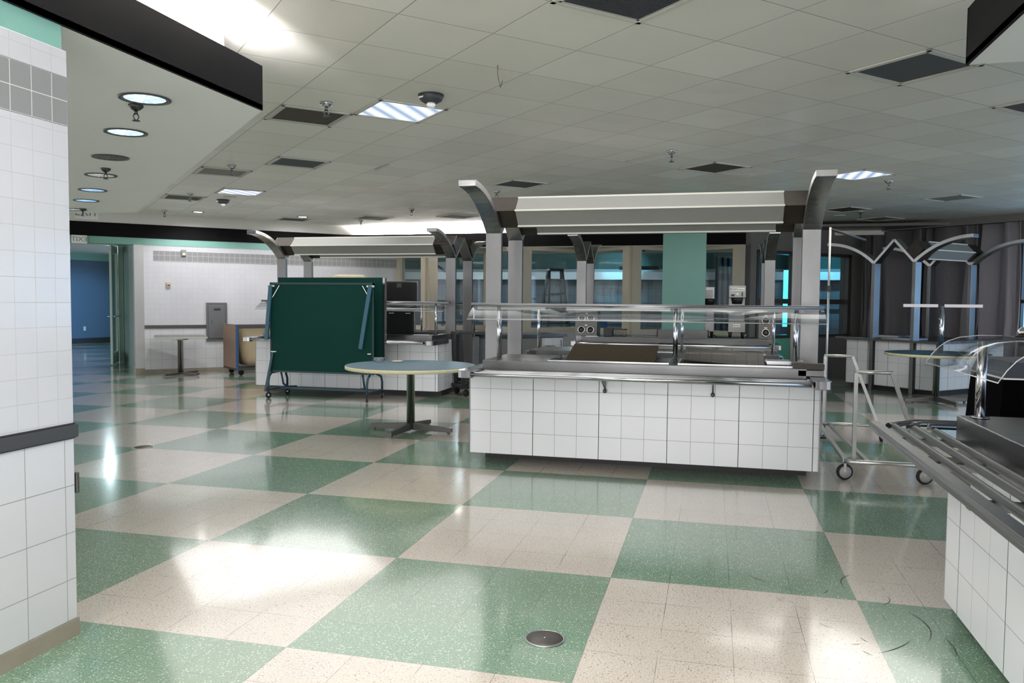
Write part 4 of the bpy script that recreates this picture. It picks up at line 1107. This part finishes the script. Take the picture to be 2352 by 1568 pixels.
# open tray rails
for k, (x, ye) in enumerate(((-.25,1.47),(-.165,1.41),(-.08,1.37),(.0,1.31))):
    m = MB(); 
    if k == 0: m.bar((x,-4,.842),(x,ye,.842),.045,.04); m.tube([(x-.02,-4,.850),(x-.02,ye-.02,.850)], .012, 8)
    else: m.tube([(x,-4,.846),(x,ye,.846)], .017, 12)
    m.build('tray_rail', M_steel, t)
for k, d in enumerate((.16,.09,.02)):
    y = 1.42 + d + .02
    MB().tube([(-.19+.09*k,1.44-.03*k,.846),(-.03+.02*k,y+.03,.846),(.9,y+.03,.846)], .015, 10).build('end_rail', M_chrome2, t)
for y in (1.15,.55,-.1,-.8,-1.6):
    m = MB(); m.prismx([(y-.02,.80),(y+.02,.80),(y+.02,.83),(y-.02,.83)], -.25, .06); m.build('rail_bearer', M_steel, t)
for y in (.75,-.4): MB().add([(0,y-.004,.66),(0,y+.004,.66),(-.22,y-.004,.82),(-.22,y+.004,.82),(0,y-.004,.82),(0,y+.004,.82)], [(0,2,4),(1,5,3),(0,1,3,2),(2,3,5,4),(0,4,5,1)]).build('bracket', M_dgrey, t)
MB().tube([(.135,1.12,.945),(.135,1.12,1.30)], .022, 16).build('guard_post', M_chrome, t); MB().lathe([(.04,.945),(.04,.953),(0,.953)], (.135,1.12,0), 16).build('post_flange', M_chrome2, t)
prg = [(-.082,1.192),(-.055,1.235),(-.025,1.27),(.01,1.296),(.06,1.315),(.14,1.325),(.24,1.326)]
vs=[]; fs=[]
for x,z in prg: vs += [(x,.2,z),(x,1.2,z)]
for i in range(len(prg)-1): fs.append((2*i,2*i+1,2*i+3,2*i+2))
g = MB(); g.add(vs, fs, 0, True); o = g.build('guard_glass', M_acr, t); sm = o.modifiers.new('t','SOLIDIFY'); sm.thickness = .006
m = MB(); m.tube([(-.082,.2,1.191),(-.082,1.2,1.191)], .0025, 6)
m.tube([(x,.2,z) for x,z in prg], .002, 6); m.tube([(x,1.2,z) for x,z in prg], .002, 6); m.build('glass_edge', M_edge, t)
MB().box(.24,-.3,1.312,.9,1.18,1.325).build('guard_shelf', M_steelh, t)
# bell and trays on the guard shelf
t = thing('service_bell', 'small chrome bell on top of the near glass guard', 'bell', (3.09,1.08,1.326), 0)
MB().lathe([(.045,0),(.046,.006),(.02,.012),(0,.012)], n=20).build('base', M_blackp, t); MB().lathe([(.042,.012),(.038,.028),(.022,.042),(0,.047)], n=20).build('dome', M_chrome, t); MB().lathe([(.006,.045),(.009,.058),(0,.064)], n=10).build('button', M_chrome, t)
for k, (dx, dz, l) in enumerate(((0,0,'lower shallow steel tray on the near guard shelf'),(.02,.022,'upper shallow steel tray on the near guard shelf'))):
    o = MB().box(0,0,0,.5,.6,.004).box(0,0,.004,.01,.6,.02).box(0,0,.004,.5,.01,.02).box(0,.59,.004,.5,.6,.02).build('steel_tray', M_chrome2, None, (3.14+dx,.42,1.326+dz)); tag(o, l, 'tray', 'shallow trays on the near guard shelf')
# black bin
t = thing('covered_bin', 'large black covered bin behind the near counter at the photo edge', 'bin', (3.56,2.03,0), 0)
MB().add([(-.42,-.3,0),(.4,-.3,0),(.4,.3,0),(-.42,.3,0),(-.34,-.28,1.08),(.36,-.28,1.08),(.36,.28,1.08),(-.34,.28,1.08)], [(0,3,2,1),(4,5,6,7),(0,1,5,4),(1,2,6,5),(2,3,7,6),(3,0,4,7)]).build('cover', plain('matte_black', (.0015,.0015,.002,1), .9, 0, .02), t)
MB().add([(-.34,-.285,1.08),(.36,-.285,1.08),(.36,.285,1.08),(-.34,.285,1.08),(-.31,-.27,1.165),(.33,-.27,1.165),(.33,.27,1.165),(-.31,.27,1.165)], [(0,3,2,1),(4,5,6,7),(0,1,5,4),(1,2,6,5),(2,3,7,6),(3,0,4,7)]).build('lid_band', plain('navy_band', srgb(30,38,52), .5), t)
MB().box(-.345,-.29,1.075,.365,.29,1.083).build('seam', M_lip, t)

# ---- floor drains
for x, y, r, l in ((1.037,.368,.088,'round dark drain cover in the green tile nearest the viewer'),(-3.684,3.69,.09,'round drain cover at a floor square corner farther back')):
    t = thing('floor_drain', l, 'drain', (x,y,0), 0, 'round floor drains')
    MB().lathe([(r-.008,.0),(r,.0),(r,.004),(r-.004,.006),(r-.008,.006),(r-.008,0)], n=48).build('ring', M_steelw, t)
    MB().lathe([(0,.001),(r-.009,.001),(r-.009,.005),(0,.005)], n=48).build('cover', plain('drain_grey', srgb(84,80,78), .5, .5, noise=.2, nscale=30), t); MB().lathe([(0,.005),(.006,.005),(.005,.009),(0,.009)], n=10).build('screw', M_chrome, t)

# ---- things behind the windows
def ladder(x, y, label, h=1.9, rz=0):
    t = thing('step_ladder', label, 'ladder', (x,y,0), rz)
    m = MB()
    for s in (-1,1): m.bar((s*.30,-.45,0),(s*.14,-.03,h),.045,.09)
    m.build('front_rails', M_dgrey, t)
    m = MB()
    for s in (-1,1): m.bar((s*.34,.5,0),(s*.15,.05,h),.045,.06)
    for k in (.5,1.1,1.6): m.bar((-.3+.1*k/2,.5-.45*k/h,k),(.3-.1*k/2,.5-.45*k/h,k),.03,.05)
    m.build('rear_rails', M_btile, t)
    for k in range(6):
        f = (k+1)/6.6; MB().box(-.29+.16*f,-.50+.42*f,h*f-.012,.29-.16*f,-.40+.42*f,h*f+.012).build('step', M_dark, t)
    MB().box(-.17,-.12,h,.17,.14,h+.05).build('top_cap', M_blackp, t, bevel=.01)
ladder(-1.78,14.95,'tall A frame step ladder standing behind the bay windows',2.15,.5)
o = MB().prism([(-.3,-.25),(.35,-.2),(.3,.3),(-.2,.25)], 0, 1.02).build('blue_crate', plain('bright_blue', srgb(30,90,160), .5), None, (-.95,15.2,0)); tag(o, 'bright blue crate behind the bay window beside the ladder', 'crate')
for k, (x, y, l) in enumerate(((-1.15,14.6,'white track spotlight behind the bay window nearest the ladder'),(-.15,14.8,'track spotlight seen between the bay windows'),(.3,14.2,'dark track spotlight outlined by cyan light'),(.75,14.6,'white track spotlight beside the teal column'))):
    t = thing('track_spotlight', l, 'spotlight', (x,y,2.86), 0, 'track spotlights behind the windows')
    MB().tube([(0,0,0),(0,0,-.2)], .01, 8).build('stem', M_dark, t)
    MB().lathe([(.03,-.08),(.045,.08),(0,.08)], n=16, M=Matrix.Translation((0,0,-.26)) @ Matrix.Rotation(.7,4,'Y')).build('lamp_head', M_dgrey if k==2 else M_lip, t)
t = thing('display_stand', 'dark T shaped display stand behind the tall bay window', 'stand', (.05,15.6,0), 0)
MB().box(-.05,-.03,0,.05,.03,2.2).build('pole', M_dark, t); MB().box(-.45,-.04,2.2,.45,.04,2.28).build('cross_arm', M_blackp, t); MB().box(-.3,-.25,0,.3,.25,.04).build('base', M_dark, t)
# cabinets at the back of the far room (band of shelves)
o = MB().box(-6.5,17.8,0,-.2,18.6,.9).box(-6.5,17.75,.9,-.2,18.65,.94).build('kitchen_bench', [M_btile]); tag(o, 'long pale bench against the wall of the room behind the windows', 'bench')
o = MB().box(-8,18.4,2.05,6,18.95,2.25).build('extractor_hood', plain('hood_white', srgb(200,206,210), .4)); tag(o, 'long white hood along the far room wall behind the windows', 'hood')
for k, (x, l) in enumerate(((1.75,'dark blue curtain in the room behind the grey diagonal wall'),(3.50,'second dark blue curtain behind the wide grey window'))):
    m = MB(); vs=[]; fs=[]; n=60
    for z in (.05,2.6):
        for i in range(n+1): vs.append((x+(1.4 if k==0 else .62)*i/n, 17.6+.05*math.sin(i*1.1+k), z))
    for i in range(n): fs.append((i,i+1,n+1+i+1,n+1+i))
    m.add(vs,fs,0,True); o = m.build('back_curtain', plain('slate_blue_fabric', srgb(70,92,104), .9)); tag(o, l, 'curtain', 'curtains behind the diagonal wall'); sm=o.modifiers.new('t','SOLIDIFY'); sm.thickness=.01
for x, y, z0, z1, w_, l in ((3.40,17.2,.9,2.25,.06,'bright blue lit sign panel behind the grey window'),):
    o = MB().box(x-w_,y,z0,x+w_,y+.05,z1).build('lit_panel', M_cyan); tag(o, l, 'lit panel')

# scuffs on the floor near the right counter
m = MB(); rnd = random.Random(3)
M_scuff = plain('scuff', srgb(54,50,48), .7)
def arc(cx, cy, r, a0, a1, w=.004):
    n = 12; vs=[]; fs=[]
    for i in range(n+1):
        a = a0+(a1-a0)*i/n; ww = w*math.sin(PI*(i+.3)/(n+.6))
        for s in (-1,1): vs.append((cx+(r+s*ww/2)*math.cos(a), cy+(r+s*ww/2)*math.sin(a), .0012))
    for i in range(n): fs.append((2*i,2*i+1,2*i+3,2*i+2))
    m.add(vs, fs)
arc(2.62,1.45,.22,2.2,3.6); arc(2.50,1.28,.10,-1.2,.6); arc(2.2,1.35,.9,1.35,1.5,.004); arc(2.05,1.5,.12,3.4,4.6); arc(2.35,.95,.35,-.5,.6,.005); arc(2.45,.75,.3,-.4,.3); arc(2.15,1.02,.5,-1.0,-.5,.004)
for k in range(16): arc(2.1+rnd.random()*.55,.6+rnd.random()*.9,.03+rnd.random()*.1,rnd.uniform(0,6),rnd.uniform(0,6)*.15+rnd.uniform(0,6),.0025) if False else arc(2.1+rnd.random()*.55,.6+rnd.random()*.9,.04+rnd.random()*.1,(a:=rnd.uniform(0,6)),a+rnd.uniform(.3,.9),.0025)
o = m.build('floor_scuffs', M_scuff); tag(o, 'thin black scuff marks on the floor beside the near counter', 'scuff marks', None, 'stuff')

# ================================================================ LIGHTS
def area(name, loc, rot, sx, sy, power, col=(1,1,1)):
    l = bpy.data.lights.new(name, 'AREA'); l.shape = 'RECTANGLE'; l.size = sx; l.size_y = sy; l.energy = power; l.color = col
    o = bpy.data.objects.new(name, l); C.objects.link(o); o.location = loc; o.rotation_euler = rot; return o
def point(name, loc, power, col=(1,1,1), r=.1):
    l = bpy.data.lights.new(name, 'POINT'); l.energy = power; l.color = col; l.shadow_soft_size = r
    o = bpy.data.objects.new(name, l); C.objects.link(o); o.location = loc; return o
def spot(name, loc, target, power, ang, col=(1,1,1), r=.05):
    l = bpy.data.lights.new(name, 'SPOT'); l.energy = power; l.color = col; l.spot_size = math.radians(ang); l.spot_blend = .6; l.shadow_soft_size = r
    o = bpy.data.objects.new(name, l); C.objects.link(o); o.location = loc
    d = Vector(target)-Vector(loc); o.rotation_euler = d.to_track_quat('-Z','Y').to_euler(); return o
# cove uplights
area('cove_up_left', (A[0]-.12,-.6,ZT-.12), (PI,0,0), .12, 3.6, 85, (1,.97,1))
area('cove_up_right', (2.98,-.8,ZT-.12), (PI,0,0), .12, 3.2, 16, (1,.97,.95))
area('cove_up_back', (-3.85,13.27,ZT-.04), (PI,0,0), 3.8, .08, 130, (1,.99,1))
# ceiling fixtures behind and beside the viewer, then added fill lights
area('ceiling_panel_a', (1.0,-1.6,H-.03), (0,0,PI/4), 1.2, 1.2, 42, (1,.97,.93))
area('ceiling_panel_b', (0.2,-4.8,H-.03), (0,0,PI/4), 1.2, 1.2, 44, (1,.97,.93))
area('rear_fill', (0.5,-8.5,1.5), (math.radians(90),0,0), 8, 2.4, 185, (1,.985,.98))  # frontal fill added behind the camera, stands for no known window
area('fill_mid', (-2.2,4.6,H-.02), (0,0,PI/4), 7, 7, 115, (1,.98,.96))  # broad soft fill added over the middle of the floor, no fitting there
area('fill_far', (-5.5,9.2,H-.02), (0,0,PI/4), 3, 3, 42, (1,.98,.97))  # added fill toward the far left wall, not a fitting
area('fill_right', (3.2,7.2,H-.02), (0,0,PI/4), 2.5, 3, 36, (1,.97,.92))  # added fill over the right side, larger than any fitting
spot('wall_wash_a', (-7.6,10.1,H-.05), (-8.2,10.8,1.2), 40, 120, (1,.97,1))
spot('wall_wash_b', (-6.08,11.24,H-.05), (-6.8,12.2,1.2), 30, 120, (1,.97,1))
# hall, back rooms, daylight
spot('hall_lamp', (-14.6,14.6,2.5), (-17.6,18.2,.35), 300, 50, (.30,.66,1))
point('hall_fill', (-12.6,13.6,2.6), 22, (.7,.9,1))
point('kitchen_a', (-1.5,16.8,2.5), 34, (.75,.88,1))
spot('kitchen_cyan', (-.5,17.4,2.7), (-.72,19,2.2), 60, 62, (.25,.75,1))
point('kitchen_b', (-4.5,16.6,2.5), 35, (.85,.92,1))
spot('right_cyan', (4.5,17.2,2.6), (4.65,19,2.0), 70, 60, (.2,.7,1))
point('right_room', (3.6,16.5,2.3), 18, (.5,.8,1))
area('window_daylight', (8.3,10.9,1.7), (math.radians(90),0,math.radians(135)), 2.6, 1.7, 16, (.32,.62,1))
# world
w = bpy.data.worlds.new('world'); bpy.context.scene.world = w; w.use_nodes = True
wt = w.node_tree; bg = wt.nodes['Background']
tcw = wt.nodes.new('ShaderNodeTexCoord'); vd = wt.nodes.new('ShaderNodeVectorMath'); vd.operation = 'DOT_PRODUCT'; vd.inputs[1].default_value = (SQ,SQ,0)
mrw = wt.nodes.new('ShaderNodeMapRange'); mrw.inputs[1].default_value = .35; mrw.inputs[2].default_value = .8
mxw = wt.nodes.new('ShaderNodeMix'); mxw.data_type = 'RGBA'; mxw.inputs[6].default_value = (.90,.90,.91,1); mxw.inputs[7].default_value = (.26,.50,.90,1)
wt.links.new(tcw.outputs['Generated'], vd.inputs[0]); wt.links.new(vd.outputs['Value'], mrw.inputs[0]); wt.links.new(mrw.outputs[0], mxw.inputs[0]); wt.links.new(mxw.outputs[2], bg.inputs[0])
bg.inputs[1].default_value = 1.3

# ================================================================ CAMERA
cam = bpy.data.cameras.new('camera'); co = bpy.data.objects.new('camera', cam); C.objects.link(co)
pitch, roll, yaw = -5.12065900e-02, 8.74358023e-03, -2.45848537e-01
fw0 = Vector((math.sin(yaw), math.cos(yaw), 0)); r0 = Vector((math.cos(yaw), -math.sin(yaw), 0)); u0 = Vector((0,0,1))
fw = fw0*math.cos(pitch)+u0*math.sin(pitch); up = -fw0*math.sin(pitch)+u0*math.cos(pitch)
rr = r0*math.cos(roll)+up*math.sin(roll); uu = -r0*math.sin(roll)+up*math.cos(roll)
co.matrix_world = Matrix(((rr.x,uu.x,-fw.x,1.71742487),(rr.y,uu.y,-fw.y,-2.97577914),(rr.z,uu.z,-fw.z,1.46963855),(0,0,0,1)))
cam.sensor_fit = 'HORIZONTAL'; cam.sensor_width = 36; cam.lens = 36*1836.12/2352; cam.clip_start = .05; cam.clip_end = 100
bpy.context.scene.camera = co
vs_ = bpy.context.scene.view_settings; vs_.view_transform = 'Standard'; vs_.look = 'None'; vs_.gamma = 1; vs_.exposure = 0.9; vs_.use_curve_mapping = False
